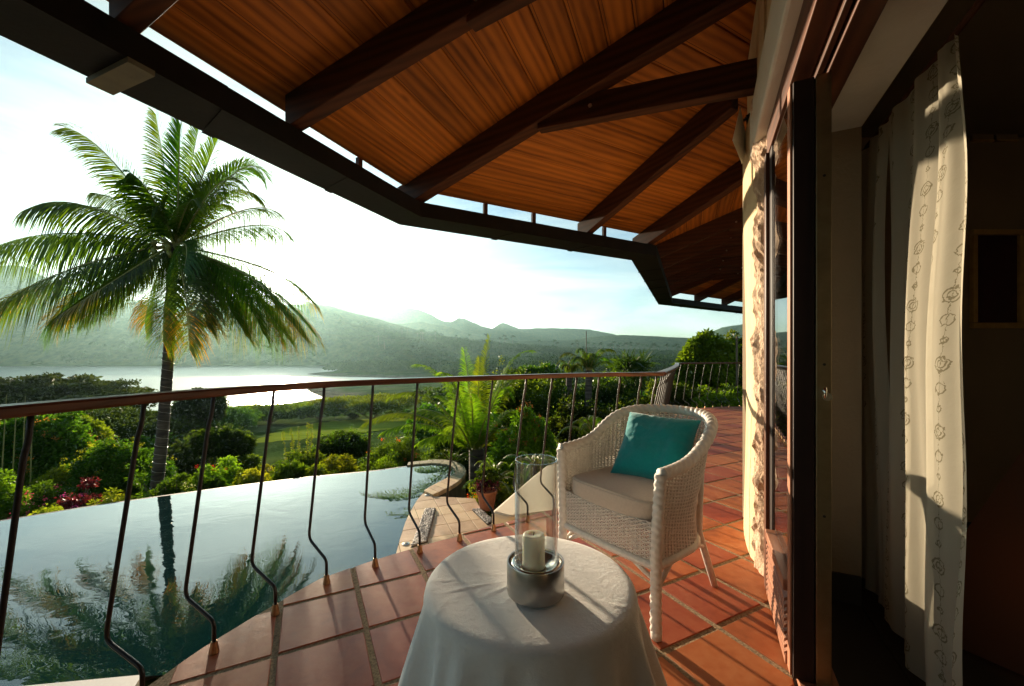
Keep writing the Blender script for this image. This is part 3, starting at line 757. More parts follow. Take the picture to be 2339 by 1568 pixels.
for k in range(4):
    h = (PITCH - GAP) / 2
    pts = []
    for (a, b) in ((-h, -h), (h, -h), (h, h), (-h, h)):
        a += random.uniform(-.003, .003); b += random.uniform(-.003, .003)
        pts.append((U_[0] * a + V_[0] * b, U_[1] * a + V_[1] * b))
    shared.append(bev_tile(pts, -0.012, 0.0).mesh('tile', (0, 0, 0), M['tile']))
ntile = 0
for i in range(-14, 34):
    for j in range(-16, 34):
        cx = ORG[0] + U_[0] * (i + .5) * PITCH + V_[0] * (j + .5) * PITCH
        cy = ORG[1] + U_[1] * (i + .5) * PITCH + V_[1] * (j + .5) * PITCH
        if cy < 0.35 or cy > 9.8: continue
        if cx / max(cy, .1) > 0.78 or cx / max(cy, .1) < -1.8: continue
        h = (PITCH - GAP) / 2
        win = [(cx + U_[0] * a + V_[0] * b, cy + U_[1] * a + V_[1] * b) for a, b in ((-h, -h), (h, -h), (h, h), (-h, h))]
        c = clip_to(TERR, win)
        if len(c) < 3 or area(c) < 0.004: continue
        dz = random.uniform(0, .0018)
        if area(c) > 0.999 * (2 * h) ** 2:
            o = link('tile', random.choice(shared), terrace, (cx, cy, dz))
            o.rotation_euler = (random.uniform(-.002, .002), random.uniform(-.002, .002), random.choice((0, 1, 2, 3)) * math.pi / 2)
        else:
            mb = bev_tile(c, -0.012, dz)
            o = mb.build('tile', M['tile'], terrace)
        ntile += 1
print('tiles', ntile)
# body of the terrace under the floor: retaining wall down to the garden
tb = MB(); inner = [p for p in offset_line(ALLF, 0.05)]
under = inner[::-1] + [(-1.35, 0.3), (-1.37, -2.4), WL(-2.6, .2, 0)[:2], WL(3.0, .3, 0)[:2], (5.5, 6), (6.4, 8.6)]
tb.prism(under, -4.9, -0.30); tag(tb.build('retaining_wall', M['cream']), 'cream stucco retaining wall carrying the tiled terrace above the pool', 'wall')

# ================================================================ RAILING
ZR = 1.002
rail = thing('terrace_railing', 'curved iron railing with wooden handrail along the terrace edge', 'railing', (0, 2.6, 0))
hand = FOOT[:]
line = [(-1.335, 0.2)] + FOOT + [(1.18, 3.20)]
def smooth_line(pts, n=3):
    pts = [Vector((p[0], p[1], 0)) for p in pts]
    for _ in range(n):
        new = [pts[0]]
        for i in range(len(pts) - 1):
            new += [pts[i] * .75 + pts[i + 1] * .25, pts[i] * .25 + pts[i + 1] * .75]
        new.append(pts[-1]); pts = new
    return [(p.x, p.y) for p in pts]
def rail_mesh(pts, w=0.072, h=0.030, zt=ZR):
    mb = MB(); prof = [(-w/2, -h*.75), (-w/2*.92, -h), (w/2*.92, -h), (w/2, -h*.75), (w/2, -h*.22), (w/2*.86, 0), (-w/2*.86, 0), (-w/2, -h*.22)]
    L_ = 0; us = []
    for i, p in enumerate(pts):
        a = pts[max(0, i - 1)]; b = pts[min(len(pts) - 1, i + 1)]
        t = unit((b[0] - a[0], b[1] - a[1])); nn = (t[1], -t[0])
        for (q, z) in prof: mb.v.append((p[0] + nn[0] * q, p[1] + nn[1] * q, zt + z))
    n = len(prof)
    for i in range(len(pts) - 1):
        for j in range(n):
            a = i * n + j; b = i * n + (j + 1) % n
            mb.f.append((a, b, b + n, a + n))
    mb.f.append(tuple(range(n))); mb.f.append(tuple((len(pts) - 1) * n + j for j in range(n))[::-1])
    return mb
uvr = lambda x, y, z: (x * 0.8 + y * 0.8, (z + x * .3 - y * .3))
l1 = smooth_line(line, 2)
rail_mesh(l1).build('handrail', M['rail'], rail, uvfn=uvr)
l2 = smooth_line([(1.19, 3.22)] + FOOT2 + [(3.41, 8.34)], 1)
rail_mesh(l2).build('handrail', M['rail'], rail, uvfn=uvr)
l3 = smooth_line([(3.42, 8.36)] + FOOT3 + [(5.75, 8.75)], 2)
rail_mesh(l3).build('handrail', M['rail'], rail, uvfn=uvr)
def bal_mesh(seg):
    pts = [(0, 0, 0.02), (0, 0, 0.105), (0.0, 0.012, 0.122), (0, 0.14, 0.172), (0, 0.155, 0.185), (0, 0.160, 0.21), (0, 0.035, 0.86), (0, 0.018, 0.90), (0, 0.008, ZR - 0.03)]
    P = [Vector(p) for p in pts]
    fine = [P[0]]
    for i in range(1, len(P) - 1):
        a, b, c = P[i - 1], P[i], P[i + 1]
        r = min((b - a).length, (c - b).length) * .45
        fine += [b + (a - b).normalized() * r, b + ((a - b).normalized() * r + (c - b).normalized() * r) * .32, b + (c - b).normalized() * r]
    fine.append(P[-1])
    return MB().tube(fine, 0.0072, seg).mesh('baluster', (0, 0, 0), M['iron'], True)
def collar_mesh(k):
    return MB().lathe([(0.0175, 0.0), (0.0175, 0.003), (0.0105, 0.043), (0.0080, 0.044)], (0, 0, 0), k, True, True).mesh('foot_collar', (0, 0, 0), M['brass'], False)
bm1, bm2, cm1 = bal_mesh(8), bal_mesh(5), collar_mesh(14)
random.seed(8)
def outward(pts, i):
    a = pts[max(0, i - 1)]; b = pts[min(len(pts) - 1, i + 1)]
    t = unit((b[0] - a[0], b[1] - a[1])); return (-t[1], t[0])
for i, p in enumerate(ALLF):
    nn = outward(ALLF, i)
    if i == 17: nn = unit((-0.55, .83))
    b = link('baluster', bm1 if i < 22 else bm2, rail, (p[0], p[1] - 2.6, 0))
    b.rotation_euler = (0, random.uniform(-.012, .012), math.atan2(nn[1], nn[0]) - math.pi / 2 + random.uniform(-.04, .04))
    c = link('foot_collar', cm1, b)
print('balusters', len(ALLF))

# ================================================================ HOUSE WALL, DOOR
house = thing('house_wall', 'thick sunlit ochre plaster wall with a broken rubble edge beside the glass door', 'wall', WL(2.6, 0, 0))
# plaster body with slightly bulging outer face
def wall_grid(s0, s1, z0, z1, ns, nz, tf):
    mb = MB()
    for j in range(nz + 1):
        for i in range(ns + 1):
            s_ = s0 + (s1 - s0) * i / ns; z = z0 + (z1 - z0) * j / nz
            mb.v.append(WL(s_, tf(s_, z), z))
    for j in range(nz):
        for i in range(ns):
            a = j * (ns + 1) + i; mb.f.append((a, a + 1, a + ns + 2, a + ns + 1))
    return mb
def edge_s(z):   # where the smooth plaster breaks off
    return 2.36 + 0.035 * math.sin(z * 5.1 + 1) + 0.022 * math.sin(z * 13.7) + 0.012 * math.sin(z * 31 + 2)
core = MB(); core.obox(WL, 2.20, 3.02, 0.035, 0.363, -0.006, 3.12); core.build('wall_core', M['ochre'], house)
pl = MB(); nz_ = 60
for j in range(nz_ + 1):
    z = 2.50 * j / nz_
    for i in range(9):
        q = i / 8; s_ = edge_s(z) * (1 - q) + 3.05 * q
        t = -0.030 - 0.010 * math.sin(z * 2.2 + s_ * 3) - 0.012 * math.sin(q * math.pi) + (0.014 if i == 0 else 0)
        if i == 8: t = -0.01 - .006 * math.sin(z * 3)
        pl.v.append(WL(s_, t, z))
for j in range(nz_):
    for i in range(8):
        a = j * 9 + i; pl.f.append((a, a + 1, a + 10, a + 9))
# far return of the plaster
n0 = len(pl.v)
for j in range(nz_ + 1):
    z = 2.50 * j / nz_; pl.v.append(WL(3.055, 0.05, z)); pl.v.append(WL(3.05, 0.40, z))
for j in range(nz_):
    pl.f.append((j * 9 + 8, n0 + 2 * j, n0 + 2 * j + 2, (j + 1) * 9 + 8)); pl.f.append((n0 + 2 * j, n0 + 2 * j + 1, n0 + 2 * j + 3, n0 + 2 * j + 2))
pl.build('plaster_face', M['ochre'], house, smooth=True)
up = MB(); up.obox(WL, 2.20, 3.05, -0.012, 0.034, 2.495, 3.12); up.build('upper_plaster', M['ochre'], house)
# rubble edge
rb = MB(); NZ, NS = 150, 12
for j in range(NZ + 1):
    z = 2.50 * j / NZ
    e1 = edge_s(z) + 0.01; e0 = 2.20 + 0.03 * max(0, math.sin(z * 4.3 + .4)) + 0.03 * math.sin(z * 17) * .5 + .05 * mnoise.noise(Vector((z * 9, 3, 1)))
    for i in range(NS + 1):
        q = i / NS; s_ = e0 * (1 - q) + e1 * q
        nse = mnoise.fractal(Vector((s_ * 26, z * 7, 2.0)), 0.7, 2.2, 6)
        bulge = -0.055 * math.sin(min(1, q * 1.25) * math.pi * .62) * (0.75 + .5 * mnoise.noise(Vector((z * 5.5, 0, 7))))
        t = 0.034 * (1 - q) + bulge - 0.019 * nse * min(1, q * 3)
        rb.v.append(WL(s_, t, z))
for j in range(NZ):
    for i in range(NS):
        a = j * (NS + 1) + i; rb.f.append((a, a + 1, a + NS + 2, a + NS + 1))
rb.build('rubble_edge', M['rubble'], house)
# white lintel beam running along the wall over the door
li = thing('lintel_beam', 'white plaster beam running over the doorway under the roof', 'beam', WL(0, 0, 2.25))
lb = MB(); lb.obox(WL, -2.4, 2.50, -0.045, 0.20, 2.235, 2.50); bevel(lb.build('beam_body', M['white'], li), .012)
lb = MB(); lb.obox(WL, 2.50, 2.62, -0.040, 0.10, 2.235, 2.47); lb.build('beam_end', M['rubble'], li)
uw = MB(); uw.obox(WL, -2.6, 2.20, 0.0, 0.363, 2.50, 3.12)
tag(uw.build('upper_wall', M['ochre']), 'strip of ochre wall between the white beam and the roof planks', 'wall')
# door frame
uvw = lambda x, y, z: (z + (x * wd[0] + y * wd[1]) * .98, (x * wn_[0] + y * wn_[1]) + (x * wd[0] + y * wd[1]) * .15)
uvh = lambda x, y, z: ((x * wd[0] + y * wd[1]), z + (x * wn_[0] + y * wn_[1]))
fr = thing('door_frame', 'reddish brown wooden frame around the terrace doorway', 'door frame', WL(1.9, 0, 0))
def piece(name, s0, s1, t0, t1, z0, z1, mat, parent, uv=uvw, bv=0.003):
    mb = MB(); mb.obox(WL, s0, s1, t0, t1, z0, z1); o = mb.build(name, mat, parent, uvfn=uv)
    if bv: bevel(o, bv)
    return o
piece('jamb', 2.135, 2.197, -0.012, 0.155, 0.0, 2.10, M['frame'], fr)
piece('head', -2.4, 2.197, 0.000, 0.062, 2.103, 2.232, M['frame'], fr, uvh)
piece('head_track', -2.4, 2.13, 0.064, 0.082, 2.075, 2.20, M['frame'], fr, uvh)
piece('track_rail', -2.4, 2.13, 0.084, 0.088, 2.09, 2.19, M['gutter_pale'], fr, uvh, 0)
piece('head_track', -2.4, 2.13, 0.090, 0.160, 2.06, 2.215, M['frame'], fr, uvh)
piece('sill', 0.2, 2.13, 0.010, 0.13, 0.001, 0.022, M['louver'], fr, uvh)
# fixed panel: glass above a louvre
fp = thing('fixed_side_panel', 'narrow glazed side panel with a louvred wooden base beside the door', 'window', WL(1.85, 0.03, 0.022))
piece('stile', 2.060, 2.133, 0.004, 0.060, 0.024, 2.10, M['post'], fp)
piece('bottom_rail', 1.585, 2.058, -0.018, 0.060, 0.024, 0.062, M['louver'], fp, uvh)
piece('mid_rail', 1.585, 2.058, -0.024, 0.060, 0.285, 0.325, M['louver'], fp, uvh)
piece('sill_ledge', 1.585, 2.058, 0.015, 0.040, 0.3255, 0.335, M['gutter'], fp, uvh, 0)
gl = MB(); gl.obox(WL, 1.585, 2.058, 0.0075, 0.0130, 0.336, 2.085); gl.build('pane', M['glass'], fp)
for k in range(9):
    zc = 0.074 + k * 0.0240
    mb = MB()
    mb.obox(lambda s, t, z: WL(s, t, z + (t - .035) * 0.75), 1.59, 2.052, -0.020, 0.030, zc + .02, zc + 0.031)
    mb.build('louvre_slat', M['louver'], fp, uvfn=uvh)
# open door leaf edge with lock plate
dl = thing('door_leaf', 'dark wooden edge of the open door with brass lock strip', 'door', WL(1.52, 0.05, 0.022))
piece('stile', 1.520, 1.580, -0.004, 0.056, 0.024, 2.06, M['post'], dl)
piece('lit_edge_strip', 1.535, 1.581, -0.012, -0.0045, 0.022, 2.06, M['louver'], dl)  # sunlit edge of the stile, its light put into the colour as paler wood
piece('lock_strip', 1.514, 1.560, 0.058, 0.100, 0.024, 2.06, M['lockplate'], dl, bv=.0015)
kb = MB(); zc = 1.12 - 89 * 1.34 / 920
def LW(s, t, z): return Vector(WL(s, t, z))
kb.tube([LW(1.513, .079, zc + .018), LW(1.500, .079, zc + .018)], .006, 10)
kb.tube([LW(1.497, .079, zc + .030), LW(1.497, .079, zc - .004)], .005, 10)
k_ = kb.build('knob', M['chrome'], dl, smooth=True)
kb = MB(); kb.tube([LW(1.505, .084, zc), LW(1.494, .084, zc)], .0135, 18); kb.build('knob', M['chrome'], dl)
for zz in (1.12 - 17 * 1.34 / 920, 1.12 - 362 * 1.34 / 920, 1.72):
    mb = MB(); mb.tube([LW(1.5135, .080, zz), LW(1.5125, .080, zz)], .0045, 10); mb.build('screw', M['iron'], dl)
# inner reveal, soffit, skirting
rev = thing('doorway_reveal', 'white plaster reveal and sloping soffit inside the doorway', 'wall', WL(2.0, .3, 0))
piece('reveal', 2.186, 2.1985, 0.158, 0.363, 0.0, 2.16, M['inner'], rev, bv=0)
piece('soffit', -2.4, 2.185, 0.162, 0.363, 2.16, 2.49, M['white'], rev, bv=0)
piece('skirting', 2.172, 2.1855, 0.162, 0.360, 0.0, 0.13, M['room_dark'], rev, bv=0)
# room box
room = MB()
rp = [WL(-2.6, .365, 0)[:2], WL(2.2, .365, 0)[:2], (2.3, 2.82), (6.06, 2.82), (6.06, -4.0), (WL(-2.6, .365, 0)[0], -4.0)]
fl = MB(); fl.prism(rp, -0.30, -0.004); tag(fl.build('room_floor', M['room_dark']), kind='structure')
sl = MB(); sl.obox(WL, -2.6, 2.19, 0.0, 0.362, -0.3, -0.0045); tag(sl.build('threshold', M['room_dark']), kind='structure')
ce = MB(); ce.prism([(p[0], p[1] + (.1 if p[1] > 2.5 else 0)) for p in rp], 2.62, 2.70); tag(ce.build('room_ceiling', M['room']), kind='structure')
def slab(name, x0, x1, y0, y1, z0, z1, mat, lab, cat='wall'):
    o = MB().box(x0, x1, y0, y1, z0, z1).build(name, mat); return tag(o, lab, cat)
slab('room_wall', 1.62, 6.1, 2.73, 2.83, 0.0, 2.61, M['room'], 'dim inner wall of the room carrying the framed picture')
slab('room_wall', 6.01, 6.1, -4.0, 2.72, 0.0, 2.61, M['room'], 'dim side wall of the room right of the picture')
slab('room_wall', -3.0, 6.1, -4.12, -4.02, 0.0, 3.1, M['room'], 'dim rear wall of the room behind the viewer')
# ================================================================ ROOF
E0 = .12
ZE = CAMH + 1.49          # underside of the planks at the plank edge (n = 0.2)
n1 = None
def facet_dir(p, q):
    d = unit((q[0] - p[0], q[1] - p[1])); return d, (d[1], -d[0])
w1, n1 = facet_dir(A_, B_); w2, n2 = facet_dir(B_, C_); w3, n3 = facet_dir(C_, D_); w4, n4 = facet_dir(D_, E_)
def off(p, n, d): return (p[0] + n[0] * d, p[1] + n[1] * d)
def dist(x, y, p, n): return (x - p[0]) * n[0] + (y - p[1]) * n[1]
hipd = (0.84, -0.5426); hipd = unit(hipd)
s2 = 0.277
s1 = s2 * (n2[0] * hipd[0] + n2[1] * hipd[1]) / (n1[0] * hipd[0] + n1[1] * hipd[1])
vald = (0.471, -0.882)
s3 = s2 * (n2[0] * vald[0] + n2[1] * vald[1]) / (n3[0] * vald[0] + n3[1] * vald[1])
hip2 = unit((0.8, -0.6))
s4 = s3 * (n3[0] * hip2[0] + n3[1] * hip2[1]) / (n4[0] * hip2[0] + n4[1] * hip2[1])
HP = xline(off(B_, n1, E0), w1, off(B_, n2, E0), w2)          # hip start
VP_ = xline(off(C_, n2, E0), w2, off(C_, n3, E0), w3)
DP = xline(off(D_, n3, E0), w3, off(D_, n4, E0), w4)
planes = {1: (off(B_, n1, E0), n1, s1, w1), 2: (off(B_, n2, E0), n2, s2, w2), 3: (off(C_, n3, E0), n3, s3, w3), 4: (off(D_, n4, E0), n4, s4, w4)}
def pz(k, x, y, dz=0):
    p, n, s_, w = planes[k]; return ZE + s_ * dist(x, y, p, n) + dz
HE = off(HP, hipd, 2.78); VE = off(VP_, vald, 1.75); DE = off(DP, hip2, 2.9)
wallback = WL(-4.2, .1, 0)[:2]
polys = {1: [off(off(B_, n1, E0), w1, -7.2), HP, HE, wallback],
         2: [HP, VP_, VE, HE],
         3: [VP_, DP, DE, (4.6, 6.1), VE],
         4: [DP, off(off(D_, n4, E0), w4, 3.6), off(off(D_, n4, 2.9), w4, 4.2), DE]}
roof = thing('veranda_roof', 'sloping veranda roof of varnished orange-brown planks on dark rafters', 'roof', (0, 2, ZE))
def ccw(p): return p if area(p) > 0 else p[::-1]
random.seed(11)
npl = 0
for k, poly in polys.items():
    p0, n, s_, w = planes[k]
    poly = ccw(poly)
    ds = [dist(x, y, p0, n) for x, y in poly]
    PW = 0.165 if k < 3 else 0.17
    dd = 0.0
    while dd < max(ds):
        w_ = PW * random.uniform(.97, 1.03)
        q = clip(poly, n[0], n[1], -(n[0] * p0[0] + n[1] * p0[1]) - dd)
        q = clip(q, -n[0], -n[1], (n[0] * p0[0] + n[1] * p0[1]) + dd + w_ - 0.005)
        if len(q) >= 3 and area(q) > 0.01:
            h = random.uniform(0, .002)
            mb = MB(); mb.prism(q, lambda x, y: pz(k, x, y, h), lambda x, y: pz(k, x, y, .018))
            lo = len(mb.v)
            f = lambda x, y, z, w=w, n=n, dd=dd, p0=p0: (x * w[0] + y * w[1], dist(x, y, p0, n) - dd + .0005)
            o = mb.build('plank', M['plank'], roof, uvfn=f); bevel(o, .004, 1); npl += 1
            # bead: a thin second groove line beside each joint
            bq = clip(q, n[0], n[1], -(n[0] * p0[0] + n[1] * p0[1]) - dd - w_ + 0.022)
        dd += w_
    dk = MB(); ex = ccw(poly); dk.prism(ex, lambda x, y: pz(k, x, y, .020), lambda x, y: pz(k, x, y, .10)); dk.build('roof_deck', M['deck'], roof)  # unseen sheet added above the planks to block light through their gaps
print('planks', npl)
def uvb(p0, p1):
    d = unit((p1[0] - p0[0], p1[1] - p0[1]))
    return lambda x, y, z: (x * d[0] + y * d[1], z + (x * d[1] - y * d[0]))
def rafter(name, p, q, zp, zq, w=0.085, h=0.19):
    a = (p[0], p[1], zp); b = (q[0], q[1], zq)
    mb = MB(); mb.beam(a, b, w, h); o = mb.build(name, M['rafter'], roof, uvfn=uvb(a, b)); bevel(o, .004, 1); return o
RB = -0.190
def raft_on(k, start, d, L_, name='rafter', w=.085):
    e = off(start, d, L_)
    return rafter(name, start, e, pz(k, *start, RB), pz(k, *e, RB), w)
# eave-perpendicular rafters of facet 1
base1 = (-1.30, 2.37)
d1 = unit((0.93, -0.36))
for q in (0, -.78, -1.56, -2.4, -3.2):
    raft_on(1, off(base1, w1, q), d1, 2.75)
rafter('hip_rafter', off(HP, hipd, -.10), HE, pz(2, *HP, RB) - .01, pz(2, *HE, RB) , .11, .20)
raft_on(2, (0.763, 4.50), vald, 1.80)
vs_ = off(VP_, vald, -.10)
rafter('valley_rafter', vs_, VE, pz(2, *vs_, RB), pz(2, *VE, RB), .10, .19)
for q in (0.75, 1.5, 2.25, 3.0, 3.75):
    st = off(VP_, w3, q); raft_on(3, st, n3, 2.6)
rafter('hip_rafter', DP, DE, pz(3, *DP, RB), pz(3, *DE, RB), .10, .19)
for q in (1.2, 2.4): raft_on(4, off(DP, w4, q), n4, 2.6)
# tie beams from rafters to the wall
def tie(kx, start, d, t, endxy, zend, drop=0.03):
    p = off(start, d, t); z0 = pz(kx, *p, RB) - drop
    o = rafter('tie_beam', p, endxy, z0, zend, .075, .17)
    for f_, sgn in ((.05, 1), (.28, 1)):
        x = p[0] + (endxy[0] - p[0]) * f_; y = p[1] + (endxy[1] - p[1]) * f_; z = z0 + (zend - z0) * f_ + .085
        dd_ = unit((endxy[0] - p[0], endxy[1] - p[1]))
        nx, ny = -dd_[1], dd_[0]
        if nx * (0 - x) + ny * (0 - y) < 0: nx, ny = -nx, -ny
        mb = MB(); mb.tube([(x + nx * .036, y + ny * .036, z), (x + nx * .046, y + ny * .046, z)], .013, 8); mb.build('bolt', M['steel'], roof)
    return o
WP = lambda y, t=0.0: (0.31 + wd[0] / wd[1] * y, y)
tie(2, HP, hipd, 1.33, (1.40, 2.27), CAMH + 1.50, .03)
tie(1, base1, d1, 1.18, (.88, 1.25), CAMH + 1.56, .03)
tie(1, off(base1, w1, -.78), d1, 1.18, (.62, .62), CAMH + 1.56, .03)
for q in (0.75, 1.5, 2.25, 3.0, 3.75):
    st = off(VP_, w3, q); e = off(st, n3, 2.6); tie(3, st, n3, 1.0, e, pz(3, *off(st, n3, 1.0), RB) - .05, .02)
tie(3, DP, hip2, 1.0, off(DP, hip2, 2.7), pz(3, *off(DP, hip2, 1.0), RB) - .05, .02)
# gutters
def gut(p, q, w, n, za, zb, a0, a1, name='gutter', mat=None):
    """box trough along the eave between the mitre points"""
    return None
ZG0, ZG1 = CAMH + 1.2, CAMH + 1.325
lines = [(off(A_, w1, -6.5), w1, n1), (B_, w2, n2), (C_, w3, n3), (D_, w4, n4)]
corner = [A_, B_, C_, D_, E_]
ends_out = [off(A_, w1, -6.5), B_, C_, D_, off(D_, w4, 5.0)]
GW = .30
inn = [off(off(A_, w1, -6.5), n1, GW), xline(off(B_, n1, GW), w1, off(B_, n2, GW), w2), xline(off(C_, n2, GW), w2, off(C_, n3, GW), w3),
       xline(off(D_, n3, GW), w3, off(D_, n4, GW), w4), off(off(D_, w4, 5.0), n4, GW)]
gt = thing('eave_gutter', 'dark boxed gutter edging the veranda roof against the sky', 'gutter', (B_[0], B_[1], ZG0))
for k in range(4):
    L_ = math.hypot(ends_out[k + 1][0] - ends_out[k][0], ends_out[k + 1][1] - ends_out[k][1])
    npc = max(2, round(L_ / .82))
    for i in range(npc):
        f0, f1 = i / npc, (i + 1) / npc
        lerp = lambda a, b, f: (a[0] + (b[0] - a[0]) * f, a[1] + (b[1] - a[1]) * f)
        ao, bo = lerp(ends_out[k], ends_out[k + 1], f0), lerp(ends_out[k], ends_out[k + 1], f1)
        ai, bi = lerp(inn[k], inn[k + 1], f0), lerp(inn[k], inn[k + 1], f1)
        dz = random.uniform(-.003, .003)
        mb = MB()
        # trough: bottom, outer and inner walls
        ctr = lambda a, b, f: lerp(a, b, f)
        th = .02 / GW
        for (g0, g1, z0, z1) in ((0, 1, ZG0, ZG0 + .012), (0, th, ZG0 + .012, ZG1 + .02), (1 - th, 1, ZG0 + .012, ZG1)):
            po = [lerp(ao, ai, g0), lerp(bo, bi, g0), lerp(bo, bi, g1), lerp(ao, ai, g1)]
            mb.prism(ccw(po), z0 + dz, z1 + dz)
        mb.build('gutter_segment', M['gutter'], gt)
        # joint strap
        if i:
            w_ = (w1, w2, w3, w4)[k]
            so, si = off(ao, w_, -.03), off(ai, w_, -.03); eo, ei = off(ao, w_, .03), off(ai, w_, .03)
            mb = MB(); nn_ = (n1, n2, n3, n4)[k]
            mb.prism(ccw([off(so, nn_, -.006), off(eo, nn_, -.006), off(ei, nn_, .006), off(si, nn_, .006)]), ZG0 - .007, ZG0 - .0035)
            mb.build('joint_strap', M['gutter'], gt)
# pale joint sleeve by the near rafter
p = off(off(base1, n1, -.23), w1, -.80)
mb = MB(); mb.prism(ccw([off(p, w1, 0), off(p, w1, .09), off(off(p, w1, .09), n1, .32), off(p, n1, .32)]), ZG0 - .030, ZG0 - .008)
mb.build('joint_sleeve', M['gutter_pale'], gt)
# small hangers in the light gap
def hanger(k, pt):
    x, y = off(pt, planes[k][1], -.02)
    mb = MB(); w_ = planes[k][3]; nn_ = planes[k][1]
    a, b, c, d = off((x, y), w_, -.02), off((x, y), w_, .02), off(off((x, y), w_, .02), nn_, .03), off(off((x, y), w_, -.02), nn_, .03)
    mb.prism(ccw([a, b, c, d]), ZG1 - .10, pz(k, x, y, 0) + .01)
    a, b, c, d = off((x, y), w_, -.05), off((x, y), w_, .05), off(off((x, y), w_, .05), nn_, .12), off(off((x, y), w_, -.05), nn_, .12)
    mb.prism(ccw([a, b, c, d]), ZG1 - .012, ZG1 + .008)
    mb.build('gutter_hanger', M['frame'], gt, uvfn=uvh)
for t in (-.62, -3.4): hanger(1, off(off(B_, n1, E0), w1, t))
for t in (.80, 1.35, 2.3): hanger(2, off(off(B_, n2, E0), w2, t))
# roof covering over the house so that the room stays dark
hc = MB(); hc.prism(ccw([WL(-4.2, .1, 0)[:2], WL(2.35, .05, 0)[:2], WL(3.1, .05, 0)[:2], (4.6, 6.1), (7.2, 6.1), (7.2, -4.6), (-2.5, -4.6)]), 3.125, 3.22)
hc.build('house_roof_slab', M['deck'], roof)
mb = MB(); mb.box(-3.9, -3.0, -4.3, -4.0, 0, 0.01)

# diamond wall lamp
M['lampshade'] = basic('pale lamp paper', (0.80, 0.78, 0.70), (0.86, 0.84, 0.77), rough=0.8)
sc = thing('wall_lamp', 'pale folded diamond-shaped lamp hanging on the wall by the rafters', 'wall lamp', PX(1703, 315, 2.42))
T = PX(1691, 243, 2.40); Lp = PX(1673, 321, 2.36); Rp = PX(1708, 331, 2.50); Bt = PX(1695, 376, 2.40); Bk = PX(1704, 318, 2.62)
mb = MB(); mb.add([T, Lp, Rp, Bt, Bk], [(0, 1, 2), (1, 3, 2), (0, 2, 4), (2, 3, 4), (0, 4, 1), (1, 4, 3)]); mb.build('shade', M['lampshade'], sc)
mb = MB(); mb.tube([PX(1708, 262, 2.46), PX(1712, 300, 2.50), PX(1709, 331, 2.5)], .012, 6); mb.tube([PX(1700, 275, 2.44), PX(1712, 262, 2.5)], .009, 6); mb.build('bracket', M['iron'], sc)
# ================================================================ TABLE AND CANDLE
TC = (0.05, 1.14)
tb_ = thing('side_table', 'small round side table hidden under the white tablecloth', 'table', (TC[0], TC[1], 0))
mb = MB(); mb.lathe([(0.0, .47), (.278, .47), (.280, .475), (.280, .492), (.0, .494)], (TC[0], TC[1], 0), 40); mb.build('tabletop', M['rafter'], tb_)
for k in range(3):
    a = k * 2.094 + .4
    mb = MB(); mb.tube([(TC[0] + .08 * math.cos(a), TC[1] + .08 * math.sin(a), .47), (TC[0] + .22 * math.cos(a), TC[1] + .22 * math.sin(a), 0.0)], .014, 8); mb.build('leg', M['rafter'], tb_)
KC = 220
prof = [(0.0, 0.0), (.05, 0), (.10, 0), (.15, 0), (.20, 0), (.24, -.0004), (.262, -.001), (.275, -.003), (.284, -.007), (.290, -.014), (.294, -.026), (.297, -.045)] + [(.297 + .135 * ((i / 22) ** 1.0), -.045 - .45 * i / 22) for i in range(1, 23)]
def folds(r, z, an):
    if z > -.02:
        return r
    k = min(1, (-z - .02) / .30)
    f = .030 * math.sin(9 * an + 1.1 + 1.6 * math.sin(2 * an)) + .019 * math.sin(17 * an + 2 * math.sin(3 * an)) + .006 * math.sin(31 * an)
    return r - .035 * k + f * k
cl = MB(); cl.lathe([(max(r, .0005), z) for r, z in prof], (TC[0], TC[1], .4975), KC, wob=folds)
# creases pressed into the cloth
def crease(x, y):
    z = 0
    for (px_, py_, dx, dy) in ((.05, 1.06, 1, -.25), (-.08, 1.2, .45, .9)):
        l = math.hypot(dx, dy); d_ = abs((x - px_) * dy / l - (y - py_) * dx / l); z += .0022 * math.exp(-(d_ / .004) ** 2)
    return z + .0012 * mnoise.noise(Vector((x * 9, y * 9, 0)))
cl.v = [(x, y, z + (crease(x, y) if z > .48 else 0)) for x, y, z in cl.v]
tcl = cl.build('tablecloth', M['tablecloth'], None, True, loc=(TC[0], TC[1], .4975))
tag(tcl, 'white cotton tablecloth draped in folds over the round side table', 'tablecloth')
hc_ = (0.062, 1.062)
TZT = 0.502
cd = thing('hurricane_candle_holder', 'round brushed steel candle holder with tall clear glass on the tablecloth', 'candle holder', (hc_[0], hc_[1], TZT))
mb = MB(); mb.lathe([(.0, 0), (.070, 0), (.0745, .003), (.0755, .010), (.0755, .080), (.0745, .083), (.0715, .083), (.0700, .080), (.0700, .058), (.0, .058)], (hc_[0], hc_[1], TZT), 72)
mb.build('steel_base', M['steel'], cd, True).data.set_sharp_from_angle(angle=R(30))
mb = MB(); mb.lathe([(.0, .063), (.036, .063), (.040, .069), (.050, .070), (.054, .076), (.066, .078), (.067, .080), (.054, .080), (.049, .074), (.039, .073), (.034, .067), (.0, .067)], (hc_[0], hc_[1], TZT), 64)
mb.build('inner_tray', M['steel_in'], cd, True)
mb = MB(); gr = .0565
mb.lathe([(gr, .070), (gr, .345), (gr - .0008, .3475), (gr - .0026, .3475), (gr - .0034, .345), (gr - .0034, .070)], (hc_[0] + .002, hc_[1] + .004, TZT), 72)
mb.build('glass_cylinder', M['cupglass'], cd, True).data.set_sharp_from_angle(angle=R(30))
mb = MB(); cz = TZT + .0672
mb.lathe([(.0005, 0), (.029, 0), (.031, .003), (.0295, .015), (.0290, .079), (.0275, .084), (.023, .086), (.013, .0835), (.003, .082), (.0005, .082)], (hc_[0] - .005, hc_[1] - .002, cz), 40)
